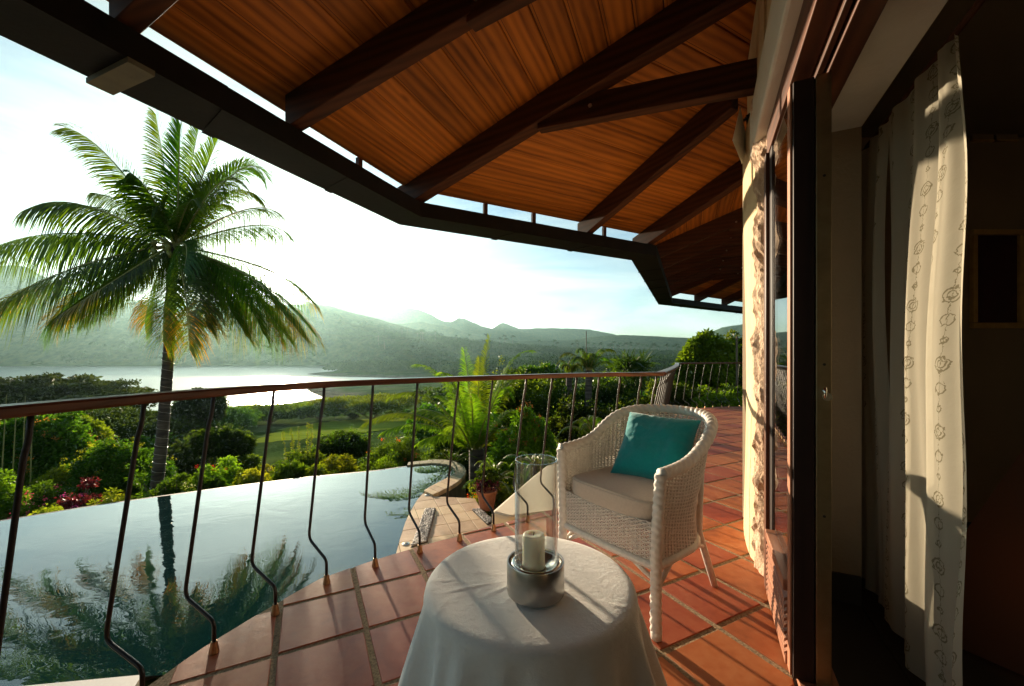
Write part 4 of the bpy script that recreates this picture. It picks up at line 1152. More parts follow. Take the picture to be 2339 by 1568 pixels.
candle = thing('pillar_candle', 'ivory pillar candle standing inside the glass cylinder', 'candle', (hc_[0] - .005, hc_[1] - .002, cz))
mb.build('wax', M['wax'], candle, True)
mb = MB(); mb.tube([(hc_[0] - .005, hc_[1] - .002, cz + .080), (hc_[0] - .004, hc_[1] - .003, cz + .090)], .0012, 6); mb.build('wick', M['iron'], candle)

# ================================================================ WICKER CHAIR
def make_chair(cf, bdir, label, detail=True, group=None):
    rd = (bdir[1], -bdir[0])
    ch = thing('wicker_armchair', label, 'armchair', (cf[0], cf[1], 0), group)
    def CW(a, b, z): return Vector((cf[0] + rd[0] * a + bdir[0] * b, cf[1] + rd[1] * a + bdir[1] * b, z))
    Z0 = .285
    def rimz(q):      # q 0..1 along the U
        e = abs(q - .5) * 2
        k = 1 / (1 + math.exp((e - .56) * 11))
        return .652 + .178 * k
    def plan(q, w, dep):
        """U curve; straight sides then a round back"""
        sl_ = dep - w; tot = 2 * sl_ + math.pi * w; d = q * tot
        if d < sl_: return (-w, d)
        if d > tot - sl_: return (w, tot - d)
        a = (d - sl_) / w
        return (-w * math.cos(a), sl_ + w * math.sin(a))
    def surf(q, v):
        z1 = rimz(q); z = Z0 + (z1 - Z0) * v
        waist = -.030 * math.sin(min(1, v * 1.6) * math.pi) * (1 - abs(q - .5) * 1.5)
        w = .262 + .024 * v ** 1.4 + waist * .6; dep = .500 + .110 * v ** 1.6 + waist
        a, b = plan(q, w, dep)
        return (a, b, z)
    def P(q, v, o=0.0):
        a, b, z = surf(q, v)
        if o:
            a2, b2, z2 = surf(min(1, q + .004), v); a1, b1, z1_ = surf(max(0, q - .004), v)
            tx, ty = a2 - a1, b2 - b1; l = math.hypot(tx, ty); a += -ty / l * o; b += tx / l * o
        return CW(a, b, z)
    nst = 58 if detail else 24
    nrow = 50 if detail else 16
    # woven rows
    verts = []; faces = []
    def ribbon(pts, nrm, tw, th):
        n0 = len(verts)
        for p, nn in zip(pts, nrm):
            up = Vector((0, 0, 1))
            verts.extend([p + nn * th / 2 + up * tw * .18, p + up * tw / 2, p - nn * th / 2 - up * tw * .18 * 0, p - up * tw / 2])
        for i in range(len(pts) - 1):
            for j in range(4):
                a = n0 + i * 4 + j; b = n0 + i * 4 + (j + 1) % 4
                faces.append((a, b, b + 4, a + 4))
    per = 2
    for r_ in range(nrow):
        v = .02 + .93 * r_ / (nrow - 1)
        if detail and .60 < v < .60: continue
        pts = []; nr = []
        for i in range(nst * per + 1):
            q = i / (nst * per)
            o = .0034 * math.cos(math.pi * (i / per) + math.pi * r_)
            p = P(q, v, o); pts.append(p)
            nr.append((P(q, v, .01) - P(q, v, 0)).normalized())
        ribbon(pts, nr, .0078 if detail else .016, .0050)
    arr = np.array([tuple(v - Vector((cf[0], cf[1], 0))) for v in verts]); fa = np.array(faces)
    link('woven_shell', np_mesh('woven_shell', arr, fa, M['wicker'], True), ch)
    mb = MB()
    for i in range(nst + 1):
        q = min(1, max(0, (i + 0.0) / nst))
        mb.tube([P(q, v) for v in (0, .2, .4, .6, .8, .97)], .0050, 5, False)
    mb.build('stake', M['wicker'], ch, True)
    # dense band under the rim
    def braid(path, rad, up_hint, name, freq=62, k=14, amp=.26):
        mb = MB(); n = len(path); base = 0
        cum = 0
        for i, p in enumerate(path):
            if i: cum += (path[i] - path[i - 1]).length
            t = (path[min(n - 1, i + 1)] - path[max(0, i - 1)]).normalized()
            a = (up_hint - t * up_hint.dot(t)).normalized(); b = t.cross(a)
            for j in range(k):
                an = 2 * math.pi * j / k
                ph = cum * freq * 2 + abs(((an / math.pi) % 2) - 1) * 5.0
                rr = rad * (1 + amp * (abs(math.sin(ph)) - .5) - .22 * math.exp(-((abs(((an / math.pi) % 2) - 1) * 3.3) ** 2)) )
                mb.v.append(tuple(p + (a * math.cos(an) + b * math.sin(an)) * rr))
        for i in range(n - 1):
            for j in range(k):
                a = i * k + j; b = i * k + (j + 1) % k; mb.f.append((a, b, b + k, a + k))
        mb.f.append(tuple(range(k))[::-1]); mb.f.append(tuple((n - 1) * k + j for j in range(k)))
        mb.build(name, M['wicker'], ch, True)
    N = 300 if detail else 50
    braid([P(i / N, 1.0) for i in range(N + 1)], .0250, Vector((0, 0, 1)), 'braided_rim', freq=44, k=18 if detail else 8, amp=.24)
    fwd = Vector((-bdir[0], -bdir[1], 0))
    for sg in (-1, 1):
        ed = [(.282, 0.0, .655), (.276, -.002, .55), (.268, -.004, .42), (.264, -.004, .30), (.266, -.008, .15), (.272, -.016, .0)]
        pts = []
        for i in range(len(ed) - 1):
            a, b = ed[i], ed[i + 1]
            for j in range(36 if detail else 4):
                f = j / (36 if detail else 4); pts.append(CW(sg * (a[0] + (b[0] - a[0]) * f), a[1] + (b[1] - a[1]) * f, a[2] + (b[2] - a[2]) * f))
        pts.append(CW(sg * ed[-1][0], ed[-1][1], .035))
        pts = [p for p in pts if p.z > .036]
        braid(pts, .0225, fwd, 'braided_front_leg', freq=52, k=18 if detail else 8, amp=.18)
        mb = MB(); b0 = CW(sg * .272, -.015, 0.0); mb.tube([b0, b0 + Vector((0, 0, .006)), b0 + Vector((0, 0, .0065)), CW(sg * .271, -.014, .045)], [.014, .015, .0215, .0225], 12); mb.build('leg_foot', M['wicker'], ch, True)
        # rear leg
        mb = MB(); mb.tube([CW(sg * .235, .40, .60), CW(sg * .215, .42, .40), CW(sg * .205, .43, .29), CW(sg * .215, .50, .12), CW(sg * .225, .545, 0.0)], [.013, .014, .0165, .0165, .0150], 12); mb.build('rear_leg', M['wicker'], ch, True)
        # side brace
        for pp_ in ([CW(sg * .262, .01, .195), CW(sg * .258, .07, .235), CW(sg * .256, .12, .270)], [CW(sg * .252, .03, .200), CW(sg * .20, .01, .235), CW(sg * .14, .0, .272)], [CW(sg * .212, .45, .22), CW(sg * .225, .38, .25), CW(sg * .235, .32, .275)]):
            mb = MB(); mb.tube(pp_, .011, 8); mb.build('brace', M['wicker'], ch, True)
    # seat rails (wrapped cane)
    loop = [CW(*surf(i / 60, 0)[:2], Z0 - .006) for i in range(61)]
    rw = [(.0175 + .0012 * math.sin(i * 2.9)) for i in range(61)]
    mb = MB(); mb.tube(loop, rw, 10)
    fr_ = [CW(-.262 + .524 * i / 60, -.012 * math.sin(math.pi * i / 60), Z0 - .006) for i in range(61)]
    mb.tube(fr_, rw, 10); mb.build('seat_rail', M['wicker'], ch, True)
    # apron weave
    verts.clear(); faces.clear()
    na = 24 if detail else 10
    top = lambda x: .452 - .012 * math.cos(x / .26 * math.pi / 2)
    for r_ in range(21 if detail else 7):
        v = r_ / (20 if detail else 6)
        pts = []; nr = []
        for i in range(na * 2 + 1):
            x = -.255 + .51 * i / (na * 2); o = .0042 * math.cos(math.pi * i / 2 + math.pi * r_)
            pts.append(CW(x, -.010 * math.cos(x / .26 * math.pi / 2) + o - .002, Z0 + .008 + (top(x) - Z0 - .008) * v)); nr.append(fwd)
        ribbon(pts, nr, .0074 if detail else .016, .0045)
    arr = np.array([tuple(v - Vector((cf[0], cf[1], 0))) for v in verts]); fa = np.array(faces)
    link('woven_apron', np_mesh('woven_apron', arr, fa, M['wicker'], True), ch)
    mb = MB()
    for i in range(na + 1):
        x = -.255 + .51 * i / na; mb.tube([CW(x, -.010 * math.cos(x / .26 * math.pi / 2) - .002, Z0), CW(x, -.010 * math.cos(x / .26 * math.pi / 2) - .002, top(x))], .004, 5, False)
    mb.build('stake', M['wicker'], ch, True)
    # seat deck
    ol = [surf(i / 24, .25)[:2] for i in range(25)]
    mb = MB(); mb.prism([tuple(CW(a * .95, b * .97 + .005, 0))[:2] for a, b in ol][::-1], .415, .428); mb.build('seat_deck', M['wicker'], ch)
    return ch, CW, surf
chair, CW, surf = make_chair((.42, 1.82), (.8, .6), 'white wicker armchair with braided rim beside the small table')
# seat cushion
def outline(n=64, w=.243, dep=.44):
    pts = []
    for i in range(n):
        a = 2 * math.pi * i / n
        c, s_ = math.cos(a), math.sin(a)
        e = .42 if s_ > 0 else .30
        x = w * math.copysign(abs(c) ** (e * 1.0), c); y = math.copysign(abs(s_) ** e, s_) * dep / 2
        pts.append((x, y))
    return pts
ol = outline()
cu = MB(); rings = [(.03, .430), (.010, .431), (.002, .438), (0, .446), (0, .512), (.002, .519), (.007, .523), (.004, .526), (.012, .529), (.04, .533), (.09, .538), (.15, .541), (.21, .542)]
for ins, z in rings:
    for (x, y) in ol:
        k = 1 - ins / .243
        yy = y * k + .218
        zz = z + (-.004 * (x / .24) ** 2 if z > .52 else 0)
        cu.v.append(tuple(CW(x * k * (1.0), yy - .010 * math.cos(x / .25 * 1.4) * (1 if y < 0 else 0), zz)))
n = len(ol)
for i in range(len(rings) - 1):
    for j in range(n):
        a = i * n + j; b = i * n + (j + 1) % n; cu.f.append((a, b, b + n, a + n))
cu.f.append(tuple(range(n))[::-1]); cu.f.append(tuple((len(rings) - 1) * n + j for j in range(n)))
pip = []
for i in range(n + 1):
    q = cu.v[6 * n + (i % n)]; pip.append((q[0], q[1], q[2] + .001))
cush = cu.build('seat_cushion', M['cushion'], None, True, loc=tuple(CW(0, .22, .43)))
WLOC[cush.name] = Vector(tuple(CW(0, .22, .43)))
MB().tube(pip, .0032, 6, False).build('piping', M['cushion'], cush, True)
tag(cush, 'thick beige canvas seat cushion on the white wicker armchair', 'cushion')
# teal pillow
pc = Vector((.712, 2.005, .672)); ex = Vector((.78, -.625, -.036)).normalized(); ey = Vector((.494, .385, .784)); ey = (ey - ex * ey.dot(ex)).normalized(); ez = ex.cross(ey)
NP = 56; H = .182
mb = MB()
for side in (1, -1):
    for j in range(NP + 1):
        for i in range(NP + 1):
            u = 2 * i / NP - 1; v = 2 * j / NP - 1
            pin_u = 1 - .085 * (1 - v * v) ** 1.0; pin_v = 1 - .085 * (1 - u * u) ** 1.0
            x = u * H * pin_u; y = v * H * pin_v
            t = .070 * (max(0, 1 - u ** 4) ** .55) * (max(0, 1 - v ** 4) ** .55)
            wr = mnoise.fractal(Vector((u * 2.2, v * 2.2, 4)), 1, 2, 3) * .008 * (1 - u ** 4) * (1 - v ** 4)
            edge = max(abs(u), abs(v)); 
            wr += .0045 * math.sin(18 * (u if abs(v) > abs(u) else v) + 2.5 * math.sin(5 * u * v)) * max(0, edge - .70) * 3.0 * (1 - edge ** 10)
            p = pc + ex * x + ey * y + ez * side * (t + wr)
            # the lower edge sinks a little and sags
            p += ez * (-.012 * (1 - v) * (v < 0) * 0)
            mb.v.append(tuple(p))
m_ = (NP + 1) ** 2
for j in range(NP):
    for i in range(NP):
        a = j * (NP + 1) + i
        mb.f.append((a, a + 1, a + NP + 2, a + NP + 1)); mb.f.append((m_ + a, m_ + a + NP + 1, m_ + a + NP + 2, m_ + a + 1))
pil = mb.build('throw_pillow', M['teal'], None, True, loc=tuple(pc)); tag(pil, 'square teal pillow leaning in the back corner of the wicker armchair', 'pillow')
# second wicker piece, only its edge shows behind the wall
ch2, _c, _s = make_chair((2.52, 4.02), (.80, -.60), 'white wicker armchair almost hidden behind the plaster wall, only its edge showing', detail=False)
ch2.location.z = 0.0

# ================================================================ CURTAIN, ROOM THINGS
cu_ = thing('curtain', 'sheer cream curtain with embroidered rings hanging inside the doorway', 'curtain', WL(2.0, .45, 0))
def curtain_panel(s0, s1, t0, amp, nf, z0, z1, ph, seed, send, name='panel', t_amp2=.02):
    mb = MB(); NU, NV = 160, 70; UVm = {}
    uvs = []
    for j in range(NV + 1):
        v = j / NV
        cum = 0; prev = None
        for i in range(NU + 1):
            q = i / NU
            z = z0(q) + (z1 - z0(q)) * v
            se = s1 + send(z) * q
            s_ = s0 + (se - s0) * q + .010 * math.sin(z * 3.1 + q * 7)
            a = amp * (.55 + .45 * (1 - v))
            t = (t0(q, z) if callable(t0) else t0) + a * math.sin(2 * math.pi * nf * q + ph + .5 * math.sin(z * 1.9 + seed)) + a * .35 * math.sin(2 * math.pi * nf * 2.3 * q + seed + z * .8)
            t += t_amp2 * math.sin(z * 2.6 + seed) * q
            p = WL(s_, t, z)
            if prev is not None: cum += math.dist(p[:2], prev[:2])
            prev = p
            mb.v.append(p); uvs.append((cum, z))
    for j in range(NV):
        for i in range(NU):
            a = j * (NU + 1) + i; mb.f.append((a, a + 1, a + NU + 2, a + NU + 1))
    me = mb.mesh(name, WLOC[cu_.name], M['curtain'], True)
    ul = me.uv_layers.new(name='UVMap')
    for lp in me.loops: ul.data[lp.index].uv = uvs[lp.vertex_index]
    return link(name, me, cu_)
curtain_panel(2.50, 2.10, .425, .020, 3.2, lambda q: .03, 2.13, .4, 1.0, lambda z: .0, 'rear_panel')
def sst(z): k = min(1, max(0, (z - 1.05) / 1.05)); return k * k * (3 - 2 * k)
curtain_panel(2.10, 1.335, lambda q, z: .425 - q * .085 * (1 - sst(z)), .019, 3.2, lambda q: .03 - .02 * q, 2.13, 2.2, 2.3, lambda z: .235 * sst(z) + .018 * math.sin(z * 6.5), 'front_panel', .006)
mb = MB(); mb.tube([WL(2.5, .44, 2.145), WL(.0, .44, 2.145)], .011, 10); mb.build('curtain_rod', M['rafter'], cu_)
# framed picture on the inner wall
YW = 2.728
pf = thing('framed_picture', 'dark picture in a gold frame on the dim room wall', 'picture', PX(2271, 640, YW))
def wallbox(name, x0, x1, y0, y1, th, mat, par, d=YW):
    a = PX(x0, y1, d); b = PX(x1, y0, d)
    o = MB().box(a[0], b[0], d - th, d - .001, a[2], b[2]).build(name, mat, par); return o
M['gold'] = basic('gold frame', (0.45, 0.28, 0.08), (0.60, 0.38, 0.12), scale=20, rough=0.4, metallic=.2)
M['dark_art'] = basic('dark painting', (0.03, 0.008, 0.010), (0.06, 0.016, 0.02), scale=6, rough=0.5)
wallbox('canvas', 2224, 2318, 540, 737, .012, M['dark_art'], pf)
for (x0, x1, y0, y1) in ((2213, 2331, 527, 539), (2213, 2331, 738, 751), (2213, 2223, 539.5, 737.5), (2319, 2331, 539.5, 737.5)):
    bevel(wallbox('frame_bar', x0, x1, y0, y1, .030, M['gold'], pf), .004)
vt = thing('wall_vent', 'small two-part recessed vent high on the dim room wall', 'vent', PX(2267, 300, YW))
for (x0, x1) in ((2216, 2265), (2270, 2319)):
    wallbox('vent_panel', x0, x1, 281, 322, .014, M['room'], vt)
    wallbox('vent_lip', x0, x1, 323, 326, .022, M['gold'], vt)
pyr = thing('pyramid_floor_lamp', 'tall pyramid-shaped floor lamp glowing dim orange behind the curtain', 'lamp', (2.02, 1.55, 0))
def pyr_mat():
    m, nt, b, L = newmat('orange paper shade')
    setp(b, Base_Color=(.07, .03, .012, 1), Roughness=.8, Transmission_Weight=0.0)
    tl = nd(nt, 'ShaderNodeBsdfTranslucent'); tl.inputs[0].default_value = (.30, .10, .02, 1)
    mxs = nd(nt, 'ShaderNodeMixShader'); mxs.inputs[0].default_value = .5
    L(b.outputs[0], mxs.inputs[1]); L(tl.outputs[0], mxs.inputs[2]); L(mxs.outputs[0], nt.nodes['Material Output'].inputs[0]); return m
mb = MB(); bx_, by_ = 2.02, 1.55; ca, sa = math.cos(.5), math.sin(.5)
cr = [(bx_ + .30 * (ca * i - sa * j), by_ + .30 * (sa * i + ca * j), .02) for i, j in ((-1, -1), (1, -1), (1, 1), (-1, 1))]
mb.add(cr + [(bx_, by_, .84)], [(0, 1, 4), (1, 2, 4), (2, 3, 4), (3, 0, 4)]); mb.build('shade', pyr_mat(), pyr)
m, nt, b, L = newmat('dim bulb'); em = nd(nt, 'ShaderNodeEmission', Strength=1.5); em.inputs[0].default_value = (1, .35, .08, 1); L(em.outputs[0], nt.nodes['Material Output'].inputs[0])
mb = MB(); mb.lathe([(.0005, .0), (.018, .006), (.025, .025), (.018, .044), (.0005, .05)], (bx_ + .05, by_ - .08, .24), 16); mb.build('bulb', m, pyr, True)

# ================================================================ POOL AND PATIO
PZ = -1.30
far_px = [(-700, 1340), (-300, 1252), (0, 1191), (190, 1160), (373, 1133.7), (540, 1111), (702, 1091), (858, 1076), (930, 1066), (985, 1061), (1020, 1064), (1040, 1074), (1040, 1083), (1017, 1097), (990, 1111), (968, 1125), (954, 1141), (946, 1153), (935, 1173), (926, 1193), (914, 1230), (905, 1262)]
poolp = [GX(x, y, PZ)[:2] for x, y in far_px] + [(-1.25, 4.2), (-.9, 3.2), (-1.3, 2.4), (-1.8, 3.15), (-2.80, 3.05), (-3.35, 2.97), (-9.5, 2.15)]
pw = MB()
pp = poolp if area(poolp) > 0 else poolp[::-1]
pw.add([(x, y, PZ) for x, y in pp], [tuple(range(len(pp)))])
tag(pw.build('pool_water', M['pool']), kind='structure')
# infinity edge rim and outer wall
rim = thing('infinity_pool_wall', 'dark tiled outer wall of the infinity pool below its far edge', 'pool wall', (-4, 8, PZ))
nfar = 9
outp = offset_line([GX(x, y, PZ)[:2] for x, y in far_px[:nfar]], .10)
inp = [GX(x, y, PZ)[:2] for x, y in far_px[:nfar]]
mb = MB()
for i in range(nfar - 1):
    q = [inp[i], inp[i + 1], outp[i + 1], outp[i]]
    mb.prism(ccw(q), -5.2, PZ - .012)
mb.build('outer_wall', M['poolwall'], rim)
# raised coping stones round the end of the pool
ci = [GX(x, y, PZ)[:2] for x, y in ((930, 1066), (958, 1063), (985, 1061), (1005, 1062), (1020, 1064), (1033, 1069), (1040, 1074), (1042, 1079), (1040, 1083), (1030, 1090), (1017, 1097), (1004, 1104), (990, 1111), (978, 1118), (968, 1125))]
co = [GX(x, y, PZ)[:2] for x, y in ((933, 1059), (960, 1056), (990, 1053), (1015, 1053), (1036, 1056), (1052, 1062), (1062, 1070), (1065, 1078), (1063, 1086), (1054, 1097), (1043, 1106), (1030, 1114), (1016, 1121), (1002, 1128), (989, 1134))]
cp_ = thing('pool_coping', 'curved sandstone coping around the rounded end of the pool', 'coping', (-1.5, 7.5, PZ))
for i in range(len(ci) - 1):
    g = .985
    q = [ci[i], (ci[i][0] + (ci[i+1][0] - ci[i][0]) * g, ci[i][1] + (ci[i+1][1] - ci[i][1]) * g), (co[i][0] + (co[i+1][0] - co[i][0]) * g, co[i][1] + (co[i+1][1] - co[i][1]) * g), co[i]]
    mb = MB(); mb.prism(ccw(q), PZ - .05, PZ + .03); bevel(mb.build('coping_stone', M['moss'] if i < 9 else M['patio_tile'], cp_), .006)
mb = MB()
for i in range(len(ci) - 1):
    c2_ = lambda p, q, k: (p[0] + (q[0] - p[0]) * k, p[1] + (q[1] - p[1]) * k)
    q = [c2_(ci[i], co[i], .1), c2_(ci[i + 1], co[i + 1], .1), c2_(ci[i + 1], co[i + 1], .93), c2_(ci[i], co[i], .93)]
    mb.prism(ccw(q), -5.2, PZ - .051)
mb.build('curved_wall', M['poolwall'], cp_)
# patio
pat_px = [(905, 1262), (914, 1230), (926, 1193), (935, 1173), (946, 1153), (954, 1141), (968, 1125), (989, 1134), (1085, 1139), (1097, 1161), (1131, 1190), (1150, 1215), (1150, 1300), (960, 1400)]
patp = ccw([GX(x, y, PZ)[:2] for x, y in pat_px[:-2]] + [(0.05, 4.9), (.1, 3.6), (-1.2, 3.3), (-1.2, 4.2)])
pm = MB(); pm.prism(patp, -5.0, PZ - .006); patio = pm.build('patio', M['grout']); tag(patio, kind='structure'); WLOC[patio.name] = Vector((0, 0, 0))
pu = unit((.933, .36)); pv = (-pu[1], pu[0]); po = (-1.326, 6.853); PP = .36
random.seed(5)
grav = [[GX(x, y, PZ)[:2] for x, y in q] for q in ([(971, 1164), (996, 1163), (976, 1240), (938, 1252)], [(1078, 1166), (1097, 1163), (1126, 1189), (1124, 1196), (1113, 1200)])]
for i in range(-6, 9):
    for j in range(-14, 6):
        x = po[0] + pu[0] * (i + .5) * PP + pv[0] * (j + .5) * PP; y = po[1] + pu[1] * (i + .5) * PP + pv[1] * (j + .5) * PP
        h = PP / 2 - .005
        q = clip_to(patp, [(x + pu[0] * a + pv[0] * b, y + pu[1] * a + pv[1] * b) for a, b in ((-h, -h), (h, -h), (h, h), (-h, h))])
        if len(q) < 3 or area(q) < .003: continue
        bev_tile(q, PZ - .012, PZ + random.uniform(-.001, .001), .003).build('tile', M['patio_tile'], patio)
bed = basic('dark gravel bed', (.02, .018, .015), rough=.95)
def ico():
    t = (1 + 5 ** .5) / 2
    v = np.array([(-1, t, 0), (1, t, 0), (-1, -t, 0), (1, -t, 0), (0, -1, t), (0, 1, t), (0, -1, -t), (0, 1, -t), (t, 0, -1), (t, 0, 1), (-t, 0, -1), (-t, 0, 1)]) / math.hypot(1, t)
    f = np.array([(0, 11, 5), (0, 5, 1), (0, 1, 7), (0, 7, 10), (0, 10, 11), (1, 5, 9), (5, 11, 4), (11, 10, 2), (10, 7, 6), (7, 1, 8), (3, 9, 4), (3, 4, 2), (3, 2, 6), (3, 6, 8), (3, 8, 9), (4, 9, 5), (2, 4, 11), (6, 2, 10), (8, 6, 7), (9, 8, 1)])
    return v, f
IV, IF = ico()
for gi, q in enumerate(grav):
    q = ccw(q); mb = MB(); mb.prism(q, PZ - .02, PZ + .004); o = mb.build('gravel_bed', bed, patio)
    xs = [p[0] for p in q]; ys = [p[1] for p in q]; rg = np.random.default_rng(3 + gi)
    P_ = np.stack([rg.uniform(min(xs), max(xs), 5000), rg.uniform(min(ys), max(ys), 5000)], 1)
    sd = sdist(P_[:, 0], P_[:, 1], q); P_ = P_[sd < -.015]
    if gi == 1: P_ = P_[:1100]
    n = len(P_); sc_ = rg.uniform(.012, .024, (n, 1, 1)) * rg.uniform(.6, 1.2, (n, 1, 3)) * np.array([1, 1, .6])
    v = IV[None] * sc_; an = rg.uniform(0, 6.28, n); c_, s_ = np.cos(an)[:, None], np.sin(an)[:, None]
    v = np.stack([v[..., 0] * c_ - v[..., 1] * s_, v[..., 0] * s_ + v[..., 1] * c_, v[..., 2]], -1)
    v = v + np.concatenate([P_, np.full((n, 1), PZ + .012) + rg.uniform(0, .008, (n, 1))], 1)[:, None]
    f = IF[None] + (np.arange(n) * 12)[:, None, None]
    o = link('gravel', np_mesh('gravel', v.reshape(-1, 3), f.reshape(-1, 3), M['pebble'], True)); tag(o, 'strip of rounded grey and brown pebbles set into the patio by the %s' % ('pool edge' if gi == 0 else 'potted plant'), 'gravel', kind='stuff')
for lab, (x, y) in (('round steel deck light in the pool coping nearest the terrace', (927, 1243)), ('round steel deck light in the coping at the pool bend', (976, 1131.5))):
    p = GX(x, y, PZ); o = thing('deck_light', lab, 'deck light', p, 'deck lights along the pool edge')
    mb = MB(); mb.lathe([(.0, 0), (.048, 0), (.05, .006), (.030, .010), (.028, .006), (.0, .006)], p, 24); mb.build('bezel', M['steel'], o)
    mb = MB(); mb.lathe([(.0, .0065), (.026, .0065), (.018, .011), (.0, .012)], p, 20); mb.build('lens', M['iron'], o)
# near corner coping seen at the lower left
nc = MB(); nc.prism(ccw([(-2.80, 3.05), (-9.5, 2.15), (-9.5, 2.02), (-2.75, 2.93)]), PZ - .3, PZ + .015)
nc2 = thing('near_coping', 'white edged coping strip at the near corner of the pool', 'coping', (-3, 2.9, PZ)); nc.build('white_edge', M['coping_white'], nc2)
nc = MB(); nc.prism(ccw([(-2.75, 2.925), (-9.5, 2.015), (-9.5, .5), (-1.6, .5), (-1.5, 2.4)]), -5, PZ + .008); nc.build('cream_paving', M['patio_tile'], nc2)
# cream ledge under the terrace edge
lg = MB(); lg.prism(ccw([(-.02, 2.90), (-.16, 3.0), (.02, 3.5), (.20, 4.0), (.38, 4.45), (.8, 4.9), (1.4, 5.0), (1.7, 4.4), (1.25, 3.36), (.8, 3.2), (.3, 3.0)]), -4.5, lambda x, y: -.03 - .03 * max(0, y - 3))
bevel(lg.build('stucco_ledge', M['cream']), .03); tag(bpy.data.objects['stucco_ledge'], 'sunlit cream stucco ledge curving out below the terrace edge', 'ledge')
# boulders
def boulder(x, y, z, r, seed, lab):
    v = []; import bmesh
    bm = bmesh.new(); bmesh.ops.create_icosphere(bm, subdivisions=4, radius=1)
    for q in bm.verts:
        n_ = q.co.copy(); k = 1 + .25 * mnoise.fractal(n_ * 1.3 + Vector((seed, 0, 0)), 1, 2, 4)
        q.co = Vector((n_.x * r * 1.1, n_.y * r * .9, n_.z * r * .85)) * k
    me = bpy.data.meshes.new('boulder'); bm.to_mesh(me); bm.free(); me.materials.append(M['rock']); me.shade_smooth()
    o = link('boulder', me, None, (x, y, z)); return tag(o, lab, 'boulder', 'boulders below the terrace')
boulder(.0, 5.1, -1.55, .45, 1, 'large grey boulder between the flower pot and the cream ledge')
boulder(.42, 5.8, -1.3, .55, 5, 'dark grey boulder behind the glass cylinder, close to the ledge')
boulder(-.02, 4.25, -1.5, .34, 9, 'lower grey boulder against the cream ledge')
# terracotta pot
ptx = (-.40, 6.42)
pot = thing('flower_pot', 'terracotta flower pot with purple foliage at the patio corner', 'flower pot', (ptx[0], ptx[1], PZ))
mb = MB(); mb.lathe([(.0, 0), (.11, 0), (.152, .24), (.168, .245), (.170, .30), (.150, .302), (.145, .26), (.0, .26)], (ptx[0], ptx[1], PZ), 28); mb.build('pot_body', M['terracotta'], pot, False)
# ================================================================ VEGETATION
def leaf_np(rng, cen, dirs, Ls, Ws, droop=0.15):
    """folded diamond leaves: two triangles as a quad. returns verts (n*4,3), faces"""
    n = len(cen)
    dirs = dirs / (np.linalg.norm(dirs, axis=1, keepdims=True) + 1e-9)
    rnd = rng.normal(size=(n, 3)); rnd[:, 2] *= .5
    side = np.cross(dirs, rnd); side /= np.linalg.norm(side, axis=1, keepdims=True) + 1e-9
    nrm = np.cross(side, dirs)
    Ls = Ls[:, None]; Ws = Ws[:, None]
    dn = np.array([0, 0, -1.0])
    base = cen; mid = cen + dirs * Ls * .45
    tip = cen + dirs * Ls + dn * Ls * droop
    l = mid + side * Ws / 2 + nrm * Ws * .18; r = mid - side * Ws / 2 + nrm * Ws * .18
    v = np.stack([base, l, tip, r], 1).reshape(-1, 3)
    f = np.arange(n * 4).reshape(n, 4)
    return v, f
def cloud(rng, c, rad, nclump, per, Lf, Wf, cr=.28, up=.25, shell=.55, flat=None, jag=.0):
    """leaf clumps filling an ellipsoid; returns verts, faces, tone, clump centres"""
    d = rng.normal(size=(nclump, 3)); d /= np.linalg.norm(d, axis=1, keepdims=True)
    d[:, 2] = np.where(d[:, 2] < -.35, -d[:, 2] * .6, d[:, 2])
    k = shell + (1 - shell) * rng.random(nclump) ** .6
    lump = 1 + jag * np.sin(d[:, 0] * 5 + rng.random() * 6) * np.sin(d[:, 1] * 4 + 1) + rng.normal(size=nclump) * .07
    rad = np.array(rad)
    cc = np.array(c) + d * rad * (k * lump)[:, None]
    if flat is not None: cc[:, 2] = c[2] + np.round((cc[:, 2] - c[2]) / flat) * flat + rng.normal(size=nclump) * flat * .12
    r_ = cr * rad.mean() * rng.uniform(.6, 1.3, nclump)
    off_ = rng.normal(size=(nclump, per, 3)); off_ /= np.linalg.norm(off_, axis=2, keepdims=True) + 1e-9
    off_ = off_ * (rng.random((nclump, per, 1)) ** .45) * r_[:, None, None]
    if flat is not None: off_[..., 2] *= .25
    else: off_[..., 2] *= .75
    P_ = (cc[:, None] + off_).reshape(-1, 3)
    dr = off_.reshape(-1, 3) / (np.linalg.norm(off_.reshape(-1, 3), axis=1, keepdims=True) + 1e-9) + rng.normal(size=(len(P_), 3)) * .6 + np.array([0, 0, up])
    n = len(P_)
    L_ = Lf * rng.uniform(.6, 1.3, n); W_ = Wf * rng.uniform(.7, 1.2, n)
    v, f = leaf_np(rng, P_, dr, L_, W_)
    tone = np.repeat(rng.normal(size=nclump) * .10, per) + rng.normal(size=n) * .07
    return v, f, np.repeat(tone, 4), cc
def merge(parts):
    vs, fs, ts = [], [], []; o = 0
    for v, f, t in parts:
        vs.append(v); fs.append(f + o); ts.append(t); o += len(v)
    return np.concatenate(vs), np.concatenate(fs), np.concatenate(ts)
def stems(base, tops, r0, r1, seed, k=5):
    mb = MB(); rg = random.Random(seed)
    for t in tops:
        b = Vector(base) + Vector((rg.uniform(-.5, .5) * r0 * 3, rg.uniform(-.5, .5) * r0 * 3, 0)); t = Vector(t)
        m1 = b.lerp(t, .35) + Vector((rg.uniform(-1, 1), rg.uniform(-1, 1), .4)) * (t - b).length * .06
        m2 = b.lerp(t, .7) + Vector((rg.uniform(-1, 1), rg.uniform(-1, 1), .2)) * (t - b).length * .06
        mb.tube([b, m1, m2, t], [r0, r0 * .7, (r0 + r1) / 2 * .6, r1], k)
    return mb
